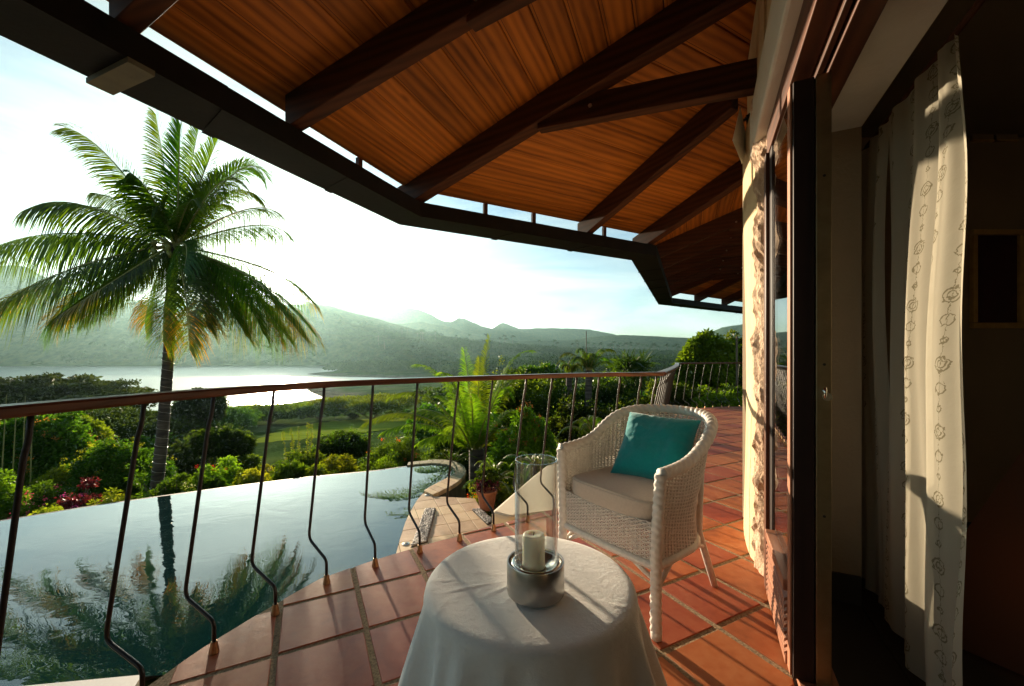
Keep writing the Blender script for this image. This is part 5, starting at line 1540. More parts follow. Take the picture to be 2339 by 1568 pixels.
def shrub(name, label, cat, top, width, d, mat, seed, leafL=.10, leafW=.05, dens=1.0, lobes=1, extra=None, xpx=None, group=None, hfrac=1.0, gap=.62, trunk=.035, cr=.26, depth=.8, maxh=None, jag=.15, tiers=None, up=.25, crownh=None):
    """xpx,top: photo pixel of the crown top centre; width in photo pixels; d: distance"""
    rng = np.random.default_rng(seed)
    X, Y, Zt = PX(xpx, top, d); g = gz(X, Y)
    wdt = width / 920 * d
    h = Zt - g
    if maxh and h > maxh: h = maxh
    ch_ = crownh if crownh else h * hfrac
    rad = (wdt / 2, wdt / 2 * depth, max(.15, ch_ / 2))
    c = (X, Y, Zt - rad[2])
    t = thing(name, label, cat, (X, Y, g), group)
    areaf = max(rad[0] * rad[2], .01)
    parts = []; allc = []
    ncl = max(8, int(46 * dens * areaf ** .55 * lobes))
    per = int(max(14, min(110, 30 * dens * (areaf / (leafL * leafW * 120)) ** .45)))
    for l_ in range(lobes):
        if lobes == 1: cc_, rr_ = c, rad
        else:
            a = rng.uniform(0, 6.28); q = rng.uniform(.25, .55)
            cc_ = (c[0] + math.cos(a) * rad[0] * q, c[1] + math.sin(a) * rad[1] * q, c[2] + rng.uniform(-.35, .45) * rad[2] * .5); rr_ = tuple(r * .66 for r in rad)
        v, f, to, cc = cloud(rng, cc_, rr_, max(6, ncl // lobes), per, leafL, leafW, cr=cr, shell=gap, jag=jag, flat=tiers, up=up)
        parts.append((v, f, to)); allc.append(cc)
    v, f, to = merge(parts)
    v = v - np.array([X, Y, g])
    # keep above the ground
    low = v[:, 2] < .02; v[low, 2] = .02 + np.abs(v[low, 2]) * .05
    link('foliage', np_mesh('foliage', v, f, mat, attr=to), t)
    cc = np.concatenate(allc); pick = cc[rng.permutation(len(cc))[:min(len(cc), 12)]]
    stems((X, Y, g), [tuple(p) for p in pick], trunk, trunk * .25, seed).build('stem', M['bark'], t)
    if extra:
        for (nm, m_, n_, L_, W_, zmin) in extra:
            cand = cc[cc[:, 2] > c[2] + rad[2] * zmin]
            if len(cand) == 0: cand = cc
            ctr = np.array(c) + (cand[rng.integers(0, len(cand), n_)] - np.array(c)) * 1.18 + rng.normal(size=(n_, 3)) * rad[0] * .09 + np.array([0, -.05 * wdt, .04 * wdt])
            k = 14
            P_ = np.repeat(ctr, k, 0) + rng.normal(size=(n_ * k, 3)) * L_ * .9
            vv, ff = leaf_np(rng, P_, rng.normal(size=(n_ * k, 3)) + np.array([0, -.3, .6]), np.full(n_ * k, L_), np.full(n_ * k, W_))
            link(nm, np_mesh(nm, vv - np.array([X, Y, g]), ff, m_, attr=np.repeat(rng.normal(size=n_ * k) * .15, 4)), t)
    return t

# ---------------- feather palms
def bez(p0, p1, p2, p3, n):
    t = np.linspace(0, 1, n)[:, None]
    return (1 - t) ** 3 * p0 + 3 * (1 - t) ** 2 * t * p1 + 3 * (1 - t) * t ** 2 * p2 + t ** 3 * p3
def frond(rng, sp, nl, Lmax, W, droop=.5, start=.12, ang=55, vee=.25, tipang=25, upv=None, hang=.35):
    """sp: spine samples (n,3). leaflets on both sides as 2-segment strips. returns verts, faces, tone"""
    n = len(sp); seg = np.linalg.norm(np.diff(sp, axis=0), axis=1); cum = np.concatenate([[0], np.cumsum(seg)]); tot = cum[-1]
    ts = start + (1 - start) * np.linspace(0, 1, nl) ** .95
    P_ = np.stack([np.interp(ts * tot, cum, sp[:, k]) for k in range(3)], 1)
    Q_ = np.stack([np.interp(np.minimum(1, ts + .02) * tot, cum, sp[:, k]) for k in range(3)], 1)
    R_ = np.stack([np.interp(np.maximum(0, ts - .02) * tot, cum, sp[:, k]) for k in range(3)], 1)
    T = Q_ - R_; T /= np.linalg.norm(T, axis=1, keepdims=True) + 1e-9
    up_ = np.array([0, 0, 1.0]) if upv is None else np.array(upv, float)
    S = np.cross(T, up_); ln = np.linalg.norm(S, axis=1, keepdims=True)
    S = np.where(ln < .15, np.cross(T, np.array([.3, -1, 0.2])), S); S /= np.linalg.norm(S, axis=1, keepdims=True) + 1e-9
    U = np.cross(S, T)
    vs, fs, to = [], [], []; o = 0
    for sg in (-1, 1):
        a = np.radians(ang + (tipang - ang) * ts ** 2) * rng.uniform(.88, 1.12, nl)
        Ln = Lmax * (np.sin(np.pi * np.clip(.12 + .80 * ts, 0, 1)) ** .55) * rng.uniform(.82, 1.08, nl)
        D = T * np.cos(a)[:, None] + (S * sg) * np.sin(a)[:, None] + U * vee
        D = D + np.array([0, 0, -1.0]) * (hang * (1 - np.abs(T[:, 2:3])))
        D /= np.linalg.norm(D, axis=1, keepdims=True)
        dz = np.array([0, 0, -1.0]); dr = droop * rng.uniform(.7, 1.3, nl)
        b = P_; m1 = b + D * (Ln * .35)[:, None] + dz * (dr * Ln * .06)[:, None]; m2 = b + D * (Ln * .70)[:, None] + dz * (dr * Ln * .32)[:, None]
        tp = b + D * (Ln * .93)[:, None] + dz * (dr * Ln * .75)[:, None]
        wv = np.cross(D, U + rng.normal(size=(nl, 3)) * .35); wv /= np.linalg.norm(wv, axis=1, keepdims=True) + 1e-9
        wv = T * .75 + wv * .25
        w0 = W * .5
        ring = [b + wv * w0 * .5, b - wv * w0 * .5, m1 + wv * w0, m1 - wv * w0, m2 + wv * w0 * .8, m2 - wv * w0 * .8, tp + wv * w0 * .1, tp - wv * w0 * .1]
        v = np.stack(ring, 1).reshape(-1, 3); base = o + np.arange(nl)[:, None] * 8
        f = np.concatenate([base + np.array([[0, 1, 3, 2]]), base + np.array([[2, 3, 5, 4]]), base + np.array([[4, 5, 7, 6]])])
        vs.append(v); fs.append(f); to.append(np.repeat(rng.normal(size=nl) * .12, 8)); o += nl * 8
    return np.concatenate(vs), np.concatenate(fs), np.concatenate(to)
def add_frond(parent, rng, pts, nl, Lmax, W, mat, droop=.5, start=.12, r0=.03, name='frond', **k):
    sp = bez(*[np.array(p, float) for p in pts], 24)
    v, f, t = frond(rng, sp, nl, Lmax, W, droop, start, **k)
    off_ = np.array(WLOC[parent.name])
    o = link(name, np_mesh(name, v - off_, f, mat, attr=t), parent)
    mb = MB(); n = len(sp); mb.tube([tuple(p) for p in sp[::2]], [r0 * (1 - .9 * i / (len(sp[::2]) - 1)) for i in range(len(sp[::2]))], 5)
    mb.build('rachis', M['rachis'], o)
    return o
# near coconut palm
rng = np.random.default_rng(21)
DPALM = 9.9
cr_ = PX(398, 560, DPALM)
bx, by, _ = PX(345, 1160, DPALM); bz = gz(bx, by)
cp = thing('coconut_palm', 'tall coconut palm with drooping fronds and slim wire-wrapped trunk beyond the pool', 'palm tree', (bx, by, bz))
tp_ = [PX(x, y, DPALM) for x, y in ((396, 560), (392, 640), (388, 760), (383, 840), (377, 920), (370, 1000), (364, 1060), (356, 1130), (349, 1200))]
tp_.append((bx - .1, by, bz))
fine = []
for i in range(len(tp_) - 1):
    a, b = Vector(tp_[i]), Vector(tp_[i + 1]); m_ = max(2, int((a - b).length / .07))
    for j in range(m_): fine.append(a.lerp(b, j / m_))
rr = [.095 + .043 * (i / len(fine)) + .006 * (i % 2) + (.02 * math.exp(-i / 6)) for i in range(len(fine))]
MB().tube([tuple(p) for p in fine], rr, 16).build('trunk', M['palmbark'], cp, True)
# string of wire wound round the trunk
wp = []
for i in range(0, 640):
    f = i / 640 * (len(fine) - 30) + 26; a = fine[int(f)]; b = fine[min(len(fine) - 1, int(f) + 1)]; p = a.lerp(b, f - int(f)); an = i * .30
    r_ = rr[int(f)] + .008; wp.append((p.x + r_ * math.cos(an), p.y + r_ * math.sin(an), p.z))
MB().tube(wp, .004, 4).build('wire', M['steel'], cp)
FR = [ # tip px, mid px, depth offset at mid, at tip, leaflet length, mat, droop
    ((150, 292), (262, 355), -.3, -.5, .62, 0, .35), ((62, 478), (200, 452), -.5, -.9, .66, 0, .8), ((-8, 562), (170, 520), -.4, -.7, .72, 0, 1.1),
    ((-75, 752), (150, 600), -.9, -1.5, .75, 1, .9), ((20, 700), (190, 610), .6, 1.0, .62, 1, .9), ((150, 712), (275, 632), -1.3, -2.0, .62, 1, .8), ((192, 728), (300, 650), .5, .9, .60, 1, .8),
    ((356, 262), (378, 400), .4, .6, .62, 0, .25), ((412, 286), (408, 400), -.6, -.8, .60, 0, .2), ((455, 285), (432, 400), .5, .8, .60, 0, .2), ((500, 312), (455, 420), -.2, -.3, .60, 0, .25),
    ((612, 408), (540, 362), .2, .4, .66, 0, .45), ((560, 430), (490, 400), -.7, -1.0, .66, 0, .5), ((298, 395), (345, 440), -.8, -1.3, .6, 0, .5),
    ((662, 545), (590, 498), -.3, -.5, .60, 0, .75), ((712, 690), (600, 598), .2, .3, .72, 1, .75), ((668, 740), (560, 625), .3, .6, .78, 1, .8), ((600, 760), (530, 640), -.3, -.4, .75, 1, .8), ((640, 700), (560, 615), -.9, -1.3, .75, 0, .9), ((120, 735), (230, 620), -.1, -.2, .75, 1, .9), ((690, 768), (585, 640), -.2, -.3, .85, 1, .8), ((640, 495), (560, 462), -.4, -.7, .66, 0, .6), ((590, 385), (505, 385), .5, .8, .66, 0, .4), ((598, 455), (520, 425), .9, 1.5, .66, 0, .6), ((655, 772), (555, 650), .2, .3, .85, 1, .8), ((560, 765), (490, 655), -.2, -.3, .8, 1, .8), ((716, 762), (570, 612), -.6, -1.0, .72, 1, .9), ((640, 770), (545, 625), .7, 1.2, .66, 1, .9),
    ((432, 798), (424, 650), -1.1, -1.5, .66, 1, .6), ((372, 780), (378, 655), -.8, -1.2, .62, 1, .7), ((330, 740), (350, 640), .9, 1.4, .60, 1, .8), ((472, 745), (450, 640), -.7, -1.2, .66, 1, .8), ((255, 700), (320, 620), 1.2, 1.8, .60, 1, .8),
    ((212, 440), (300, 470), .9, 1.5, .60, 0, .7), ((560, 720), (500, 620), 1.1, 1.8, .6, 1, .9), ((520, 470), (470, 470), .8, 1.4, .6, 0, .5), ((420, 620), (430, 545), -1.0, -1.9, .55, 0, .7), ((350, 480), (375, 470), -.5, -.9, .62, 0, .3), ((450, 470), (430, 450), -.9, -1.3, .62, 0, .3)]
for (tip, mid, dm, dt, Ll, mi, dr) in FR:
    p0 = np.array(cr_) + rng.normal(size=3) * .04; pm_ = np.array(PX(mid[0], mid[1], DPALM + dm)); p3 = np.array(PX(tip[0], tip[1], DPALM + dt))
    c1 = p0 + (pm_ - p0) * .75; c2 = pm_ + (pm_ - p0) * .18 + (p3 - pm_) * .12
    up_ = (0, -.75, .65) if tip[1] > 440 else (0.1 if tip[0] < 400 else -.1, -1, .15)
    if tip[1] > 600 and abs(tip[0] - 400) < 90: up_ = (0.1, -1, .3)
    add_frond(cp, rng, (p0, c1, c2, p3), 150, Ll * (1.25 if (tip[1] > 600 and abs(tip[0] - 400) < 90) else 1.12), .029, (M['frond'], M['frond'], M['frond_yellow'])[mi] , dr * 1.2, .10, .028, upv=up_, ang=(78 if (tip[1] > 600 and abs(tip[0] - 400) < 90) else 58), tipang=(42 if (tip[1] > 600 and abs(tip[0] - 400) < 90) else 22), hang=1.1 * dr)
    if mi == 1:   # yellowing lower leaflets near the tip
        sp = bez(p0, c1, c2, p3, 24)[15:]
        v, f, t = frond(rng, sp, 34, Ll * .9, .030, dr * 1.2, .1)
        link('yellow_leaflets', np_mesh('yellow_leaflets', v - np.array(WLOC[cp.name]), f, M['frond_yellow'], attr=t), cp)
for i in range(16):
    a = i * .9; x, y, z = PX(395 + 48 * math.cos(a), 568 + 14 * math.sin(i * 1.7), DPALM - .22 + .1 * math.sin(i * 3.1))
    mb = MB(); mb.lathe([(.0005, -.09), (.045, -.07), (.07, 0), (.055, .06), (.0005, .085)], (x, y, z), 12); mb.build('coconut', M['coconut'], cp, True)
mb = MB()
for i in range(10):
    a = i * .63; p = Vector(cr_); q = p + Vector((math.cos(a) * .7, math.sin(a) * .7, -.12 + .25 * math.sin(i * 2.3))); mb.tube([p, p.lerp(q, .5) + Vector((0, 0, .12)), q], [.025, .015, .004], 5)
mb.build('flower_stalk', M['rachis'], cp)

def palm(label, xpx, crown_y, d, n, L_, mat, seed, el=(10, 75), leaf=.35, W=.03, droop=.5, cat='palm tree', name='palm', trunk=.12, sag=.5, nl=46, group=None, az0=0, azr=360, stemless=False, r0=.02, base=None):
    rng = np.random.default_rng(seed)
    X, Y, Z = PX(xpx, crown_y, d) if base is None else base
    g = gz(X, Y) if base is None else Z
    t = thing(name, label, cat, (X, Y, g), group)
    if not stemless:
        MB().tube([(X + .05, Y, g - .1), (X - .03, Y + .02, (g + Z) / 2), (X, Y, Z + .05)], [trunk * 1.25, trunk, trunk * .9], 10).build('trunk', M['palmbark'], t, True)
    for i in range(n):
        a = math.radians(az0 + azr * (i + rng.uniform(-.3, .3)) / n); e = math.radians(rng.uniform(*el)); l = L_ * rng.uniform(.8, 1.15)
        dx, dy, dz = math.cos(a) * math.cos(e), math.sin(a) * math.cos(e), math.sin(e)
        p0 = np.array([X, Y, Z]); D = np.array([dx, dy, dz]); hD = np.array([math.cos(a), math.sin(a), 0])
        c1 = p0 + D * l * .40; c2 = p0 + D * l * .72 + hD * l * .08; p3 = p0 + D * l * .85 + hD * l * .22 - np.array([0, 0, 1]) * l * sag * rng.uniform(.6, 1.2)
        add_frond(t, rng, (p0, c1, c2, p3), nl, leaf * L_ / 2.2, W, mat, droop, .15, r0)
    return t
# bright date palm by the pool
dp = thing('date_palm', 'bright green feathery date palm rising behind the rounded end of the pool', 'palm tree', (GX(1085, 1000, 0)[0], 10.8, gz(-1, 10.8)))
rng = np.random.default_rng(4)
base_ = np.array(PX(1088, 1035, 10.8)); WLOC[dp.name] = Vector((base_[0], base_[1], gz(base_[0], base_[1]))); dp.location = WLOC[dp.name]
MB().tube([tuple(WLOC[dp.name]), (base_[0] + .05, base_[1], (base_[2] + WLOC[dp.name].z) / 2), tuple(base_ + np.array([0, 0, .1]))], [.26, .24, .20], 12).build('trunk', M['palmbark'], dp, True)
for (tip, mid, dm, dt) in [((955, 832), (1015, 860), -.3, -.8), ((1118, 772), (1100, 880), .1, .3), ((1212, 800), (1150, 830), .2, .4), ((895, 905), (985, 888), -.5, -1.0), ((838, 965), (955, 925), -.6, -1.3), ((880, 985), (985, 955), -1.2, -1.8),
        ((1165, 905), (1140, 870), -.4, -.8), ((1060, 800), (1070, 880), .8, 1.3), ((1010, 850), (1045, 880), -1.2, -2.0), ((1185, 860), (1145, 890), .9, 1.6), ((940, 940), (1020, 935), 1.0, 1.8), ((1130, 960), (1115, 930), -1.0, -1.9), ((1200, 940), (1150, 935), .3, .6), ((1025, 1000), (1045, 955), -1.2, -2.0), ((1075, 900), (1080, 930), -.9, -1.5), ((960, 1010), (1020, 985), -.5, -1.1), ((1175, 990), (1135, 970), -.6, -1.1), ((1005, 905), (1040, 930), .2, .4), ((1095, 820), (1092, 910), -.3, -.4)]:
    p0 = base_ + rng.normal(size=3) * .05; pm_ = np.array(PX(mid[0], mid[1], 10.8 + dm)); p3 = np.array(PX(tip[0], tip[1], 10.8 + dt))
    c1 = p0 + (pm_ - p0) * .8 + np.array([0, 0, .12]); c2 = pm_ + (pm_ - p0) * .10 + (p3 - pm_) * .25
    add_frond(dp, rng, (p0, c1, c2, p3), 84, .46, .028, M['leaf_feather'], .5, .12, .022, ang=60, hang=.45)

T_ = 'tree'; S_ = 'shrub'
# ---- left garden
rt = shrub('rain_tree', 'wide dark umbrella-shaped tree at the lakeside, its flat crown against the water', T_, 866, 440, 46, M['leaf_dark'], 31, leafL=.42, leafW=.22, dens=3.4, xpx=95, crownh=5.2, gap=.35, trunk=.30, cr=.16, tiers=.9, depth=.7, jag=.1)
shrub('dark_tree', 'dark rounded tree standing against the lake just right of the palm trunk', T_, 872, 112, 34, M['leaf_dark'], 32, leafL=.26, leafW=.14, dens=2.2, xpx=442, hfrac=.72, lobes=3, trunk=.16)
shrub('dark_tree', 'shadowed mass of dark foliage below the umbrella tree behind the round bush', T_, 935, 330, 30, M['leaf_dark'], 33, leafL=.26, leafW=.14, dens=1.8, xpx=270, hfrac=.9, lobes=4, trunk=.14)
shrub('leafy_tree', 'bright green tree top with drooping clusters at the left edge above the handrail', T_, 898, 175, 15, M['leaf_bright'], 34, leafL=.20, leafW=.09, dens=1.5, xpx=45, hfrac=.8, lobes=3, trunk=.08)
shrub('leafy_tree', 'rounded vivid green bush behind the orange blossom shrub', T_, 938, 130, 19, M['leaf_bright'], 35, leafL=.16, leafW=.09, dens=1.8, xpx=165, hfrac=.8, lobes=3, trunk=.08)
shrub('blossom_shrub', 'tall green shrub with clusters of orange blossom at the left', S_, 935, 190, 13.5, M['leaf_mid'], 36, leafL=.13, leafW=.07, dens=1.9, xpx=92, hfrac=.9, lobes=4, extra=[('blossom', M['fl_orange'], 70, .055, .04, .1)])
shrub('yellow_shrub', 'yellow-green shrub sloping down beside the round bush', S_, 1005, 150, 12.5, M['leaf_yellow'], 37, leafL=.11, leafW=.05, dens=1.8, xpx=205, hfrac=.95, lobes=3)
shrub('round_bush', 'round fine-leaved bush with golden-green top left of the palm trunk', S_, 985, 195, 12.2, M['leaf_mid'], 38, leafL=.085, leafW=.045, dens=3.0, xpx=285, hfrac=.9, lobes=3, extra=[('new_leaves', M['leaf_yellow'], 90, .05, .03, .2)])
shrub('green_shrub', 'mid green shrub at the far left edge just above the pool rim', S_, 1065, 170, 9.8, M['leaf_bright'], 39, leafL=.09, leafW=.045, dens=2.0, xpx=30, hfrac=.9, lobes=3, extra=[('pink_blossom', M['fl_pink'], 14, .035, .03, 0)])
shrub('bougainvillea', 'pink flowering shrub by the left end of the pool edge', S_, 1098, 120, 9.6, M['leaf_mid'], 40, leafL=.08, leafW=.045, dens=1.8, xpx=130, hfrac=.9, lobes=2, extra=[('pink_blossom', M['fl_pink'], 42, .032, .028, .2)])
shrub('maroon_bush', 'dense dark red leaved bush against the left pool edge', S_, 1112, 92, 9.1, M['leaf_maroon'], 41, leafL=.07, leafW=.045, dens=2.6, xpx=190, hfrac=.8, extra=[('pink_blossom', M['fl_pink'], 10, .03, .028, .4)])
shrub('maroon_bush', 'small reddish bush between the dark red bush and the palm trunk', S_, 1130, 44, 9.2, M['leaf_maroon'], 42, leafL=.06, leafW=.035, dens=1.6, xpx=275, hfrac=.8, jag=.3)
shrub('green_shrub', 'light green pointed shrub at the pool edge just left of the palm trunk', S_, 1092, 70, 9.3, M['leaf_bright'], 43, leafL=.11, leafW=.035, dens=1.5, xpx=325, hfrac=.9, jag=.3)
for k, (x, y) in enumerate(((15, 902), (38, 915), (58, 905), (75, 925))):
    a = Vector(PX(x, y, 11.5)); b = Vector(PX(x - 18 + 3 * k, 1200, 11.5)); g = gz(b.x, b.y)
    o = thing('bamboo_cane', ('leftmost thin bamboo cane', 'second thin bamboo cane from the left edge', 'third thin bamboo cane from the left edge', 'thin bamboo cane nearest the orange blossom shrub')[k] + ' at the left of the garden', 'bamboo', (b.x, b.y, g), 'bamboo canes at the left edge')
    MB().tube([(b.x, b.y, g), tuple(a.lerp(b, .5)), tuple(a)], [.018, .015, .008], 6).build('cane', M['rachis'], o)
# ---- centre garden
shrub('dark_shrub', 'dark glossy broad-leaved small tree right of the palm trunk beside the lawn', T_, 972, 130, 17, M['leaf_dark'], 44, leafL=.18, leafW=.09, dens=2.0, xpx=500, crownh=1.9, lobes=4, trunk=.06, extra=[('new_leaves', M['leaf_mid'], 60, .09, .05, .1)])
shrub('dark_shrub', 'low dark bush at the foot of the palm trunk on the lawn side', S_, 1060, 110, 11.0, M['leaf_dark'], 45, leafL=.09, leafW=.05, dens=1.8, xpx=425, hfrac=.9, lobes=2)
shrub('green_shrub', 'bright green shrub dotted with red blossom over the middle of the pool edge', S_, 1035, 150, 10.4, M['leaf_bright'], 46, leafL=.085, leafW=.045, dens=2.3, xpx=525, hfrac=.85, lobes=3, extra=[('red_blossom', M['fl_red'], 8, .03, .025, .3)])
shrub('variegated_shrub', 'cream and green variegated shrub hanging over the pool edge', S_, 1072, 120, 9.8, M['leaf_yellow'], 47, leafL=.07, leafW=.04, dens=2.0, xpx=470, hfrac=.7, lobes=2, extra=[('cream_leaves', M['fl_cream'], 46, .04, .03, 0)])
shrub('variegated_shrub', 'pale spotted shrub at the pool edge below the lawn', S_, 1050, 120, 10.2, M['leaf_yellow'], 48, leafL=.07, leafW=.04, dens=2.0, xpx=625, hfrac=.7, lobes=2, extra=[('cream_leaves', M['fl_cream'], 30, .035, .025, 0)])
sp_ = thing('ocotillo', 'cluster of tall spiky green wands in front of the lawn', 'succulent', (0, 0, 0)); rng = np.random.default_rng(9)
bx0 = Vector(PX(688, 1075, 11.6)); g0 = gz(bx0.x, bx0.y); sp_.location = (bx0.x, bx0.y, g0); WLOC[sp_.name] = Vector((bx0.x, bx0.y, g0))
vv, ff, tt = [], [], []; mb = MB()
for k, (x, y) in enumerate(((645, 985), (664, 978), (682, 975), (704, 968), (714, 968), (668, 1000))):
    a = Vector(PX(x, y, 11.6 + .1 * (k % 3))); b = Vector((bx0.x, bx0.y, g0)); mid = a.lerp(b, .45) + Vector((0, 0, -.1)); mb.tube([tuple(b), tuple(mid), tuple(a)], [.016, .012, .006], 6)
    n = 150; t = rng.random(n)[:, None]; P_ = (1 - t) * np.array(a) + t * np.array(mid); v, f = leaf_np(rng, P_, rng.normal(size=(n, 3)) + np.array([0, 0, .6]), np.full(n, .07), np.full(n, .025)); vv.append(v); ff.append(f + k * n * 4)
mb.build('wand', M['rachis'], sp_); v = np.concatenate(vv) - np.array(WLOC[sp_.name]); link('foliage', np_mesh('foliage', v, np.concatenate(ff), M['leaf_yellow'], attr=np.zeros(len(v))), sp_)
shrub('green_shrub', 'dense mid green shrub between the spiky wands and the red blossom', S_, 1012, 150, 11.2, M['leaf_mid'], 49, leafL=.09, leafW=.05, dens=2.5, xpx=745, hfrac=.85, lobes=3)
shrub('dark_shrub', 'flat-topped dark green shrub on the near side of the lawn', S_, 975, 150, 15, M['leaf_dark'], 50, leafL=.12, leafW=.06, dens=2.2, xpx=790, crownh=1.5, lobes=3, tiers=.22, extra=[('new_leaves', M['leaf_mid'], 60, .07, .035, .1)])
shrub('green_shrub', 'yellowish rounded shrub at the pool edge in front of the lawn', S_, 1025, 100, 10.3, M['leaf_bright'], 51, leafL=.075, leafW=.04, dens=2.2, xpx=820, hfrac=.9, lobes=2)
shrub('flame_shrub', 'feathery green shrub with orange-red flower heads before the date palm', S_, 975, 150, 11.2, M['leaf_mid'], 52, leafL=.06, leafW=.025, dens=3.0, xpx=905, hfrac=.9, lobes=3, extra=[('red_blossom', M['fl_red'], 24, .045, .035, .1)])
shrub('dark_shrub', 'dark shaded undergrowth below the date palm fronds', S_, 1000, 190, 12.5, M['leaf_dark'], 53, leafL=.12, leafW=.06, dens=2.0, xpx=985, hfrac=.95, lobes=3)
shrub('green_shrub', 'low bright shrub touching the pool edge under the flame flowers', S_, 1048, 120, 9.9, M['leaf_mid'], 54, leafL=.07, leafW=.04, dens=2.0, xpx=700, hfrac=.7, lobes=2, extra=[('red_blossom', M['fl_red'], 3, .03, .025, .3)])
shrub('hedge_row', 'tall wild grass and shrubs in a bright band between lawn and lake at the centre', 'hedge', 912, 190, 72, M['leaf_bright'], 55, leafL=.5, leafW=.14, dens=2.2, xpx=850, maxh=1.5, lobes=5, up=.9, jag=.4, trunk=.05)
shrub('hedge_row', 'bushy green thicket at the left end of the lawn', 'hedge', 930, 170, 68, M['leaf_mid'], 56, leafL=.4, leafW=.16, dens=2.2, xpx=620, maxh=2.0, lobes=5, jag=.4, trunk=.05)
shrub('hedge_row', 'rounded light green thicket on the far side of the lawn below the sunlit water', 'hedge', 922, 140, 72, M['leaf_bright'], 57, leafL=.4, leafW=.16, dens=2.2, xpx=730, maxh=2.0, lobes=5, jag=.4, trunk=.05)
shrub('hedge_row', 'dull green thicket between the palm trunk and the lawn', 'hedge', 935, 150, 48, M['leaf_mid'], 58, leafL=.35, leafW=.14, dens=2.0, xpx=530, maxh=2.4, lobes=5, jag=.4, trunk=.05)
# row of low shrubs right behind the pool's far edge
mats_ = [('leaf_bright', 'bright green'), ('leaf_yellow', 'yellow-green'), ('leaf_mid', 'mid green')]
near_ = {60: 'near the left end of the pool', 235: 'between the dark red bush and the round bush', 395: 'just right of the palm trunk', 565: 'below the dark glossy tree', 600: 'left of the spiky wands', 665: 'at the foot of the spiky wands', 715: 'right of the spiky wands', 770: 'below the flat-topped dark shrub', 845: 'left of the flame flowers', 885: 'under the flame flowers', 140: 'in front of the orange blossom shrub', 480: 'behind the cream spotted shrub'}
for k, (x, w) in enumerate(near_.items()):
    ye = np.interp(x, [0, 373, 702, 930], [1191, 1134, 1091, 1063]); de = 2.42 * 920 / (ye - 816) + .9
    shrub('edge_shrub', mats_[k % 3][1] + ' low leafy shrub ' + w, S_, ye - (38 + 9 * (k % 3)), 105, de + .3 * (k % 2), M[mats_[k % 3][0]], 200 + k, leafL=.075 + .02 * (k % 2), leafW=.034, dens=2.2, xpx=x, hfrac=.5, lobes=2, jag=.35, gap=.45)
# ---- right garden
shrub('croton_shrub', 'bright green shrub with pinkish new leaves behind the glass cylinder', S_, 915, 160, 8.6, M['leaf_bright'], 60, leafL=.085, leafW=.045, dens=2.6, xpx=1182, hfrac=.62, lobes=3, extra=[('new_leaves', M['tip_red'], 34, .04, .028, .3)])
shrub('green_shrub', 'yellow-green leaves at the foot of the pinkish-tipped shrub by the flower pot', S_, 1070, 105, 7.3, M['leaf_yellow'], 61, leafL=.08, leafW=.035, dens=1.9, xpx=1150, hfrac=.5, lobes=2)
shrub('green_shrub', 'small bright shrub left of the flower pot at the curved pool wall', S_, 1110, 45, 7.0, M['leaf_yellow'], 62, leafL=.05, leafW=.028, dens=1.6, xpx=1085, hfrac=.5, extra=[('red_blossom', M['fl_red'], 5, .03, .025, .5)])
shrub('green_shrub', 'bright leafy sprigs above the wicker arm', S_, 1005, 150, 6.3, M['leaf_bright'], 63, leafL=.075, leafW=.035, dens=1.6, xpx=1345, hfrac=.35, lobes=2, jag=.4)
for k, (x, y, w, dd, s_, hf) in enumerate(((1250, 850, 260, 14.5, 70, .95), (1400, 850, 260, 13.5, 71, .95), (1500, 905, 230, 11.5, 72, .9), (1080, 950, 180, 14.5, 73, .9), (1330, 930, 240, 10.5, 74, .8))):
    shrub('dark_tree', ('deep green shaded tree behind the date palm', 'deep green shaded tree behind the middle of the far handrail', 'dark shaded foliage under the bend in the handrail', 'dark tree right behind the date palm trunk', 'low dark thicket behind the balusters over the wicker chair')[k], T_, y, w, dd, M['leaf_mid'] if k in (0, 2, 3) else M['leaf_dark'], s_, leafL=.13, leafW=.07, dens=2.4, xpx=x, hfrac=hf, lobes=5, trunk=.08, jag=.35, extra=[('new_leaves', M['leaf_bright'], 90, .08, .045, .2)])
shrub('green_tree', 'sunlit rounded tree top behind the date palm on the right', T_, 822, 130, 17, M['leaf_mid'], 75, leafL=.15, leafW=.08, dens=1.8, xpx=1245, hfrac=.4, lobes=3, trunk=.1)
shrub('screw_pine', 'dark spiky fan-leaved tree above the handrail bend', T_, 800, 95, 15, M['leaf_dark'], 76, leafL=.55, leafW=.05, dens=1.1, xpx=1440, hfrac=.3, trunk=.09, cr=.3, gap=.2, extra=None)
palm('dark drooping palm standing tall left of the spiky fan tree', 1345, 850, 13, 12, 1.25, M['leaf_mid'], 80, el=(45, 85), leaf=.35, W=.035, droop=1.1, sag=.45, nl=34)
palm('slender drooping palm left of the tall dark palm', 1300, 862, 13.6, 10, 1.0, M['leaf_mid'], 81, el=(45, 85), leaf=.35, W=.035, droop=1.1, sag=.5, nl=30)
palm('small bright arching palm just behind the wicker chair', 1355, 1000, 7.6, 12, .75, M['leaf_bright'], 82, el=(25, 80), leaf=.42, W=.022, droop=.8, sag=.5, nl=30, trunk=.05)
palm('second small arching palm right of the bright one behind the chair', 1425, 985, 8.4, 10, .6, M['leaf_mid'], 83, el=(25, 80), leaf=.42, W=.022, droop=.8, sag=.5, nl=26, trunk=.05)
palm('low fern-like palm seen through the top of the glass cylinder', 1222, 1065, 6.3, 12, .5, M['leaf_bright'], 84, el=(15, 70), leaf=.4, W=.020, droop=.7, sag=.5, nl=26, trunk=.04, cat='fern')
palm('small green palm with spreading fronds behind the flower pot', 1128, 1105, 6.75, 12, .62, M['leaf_bright'], 85, el=(15, 80), leaf=.45, W=.020, droop=.6, sag=.4, nl=28, trunk=.03)
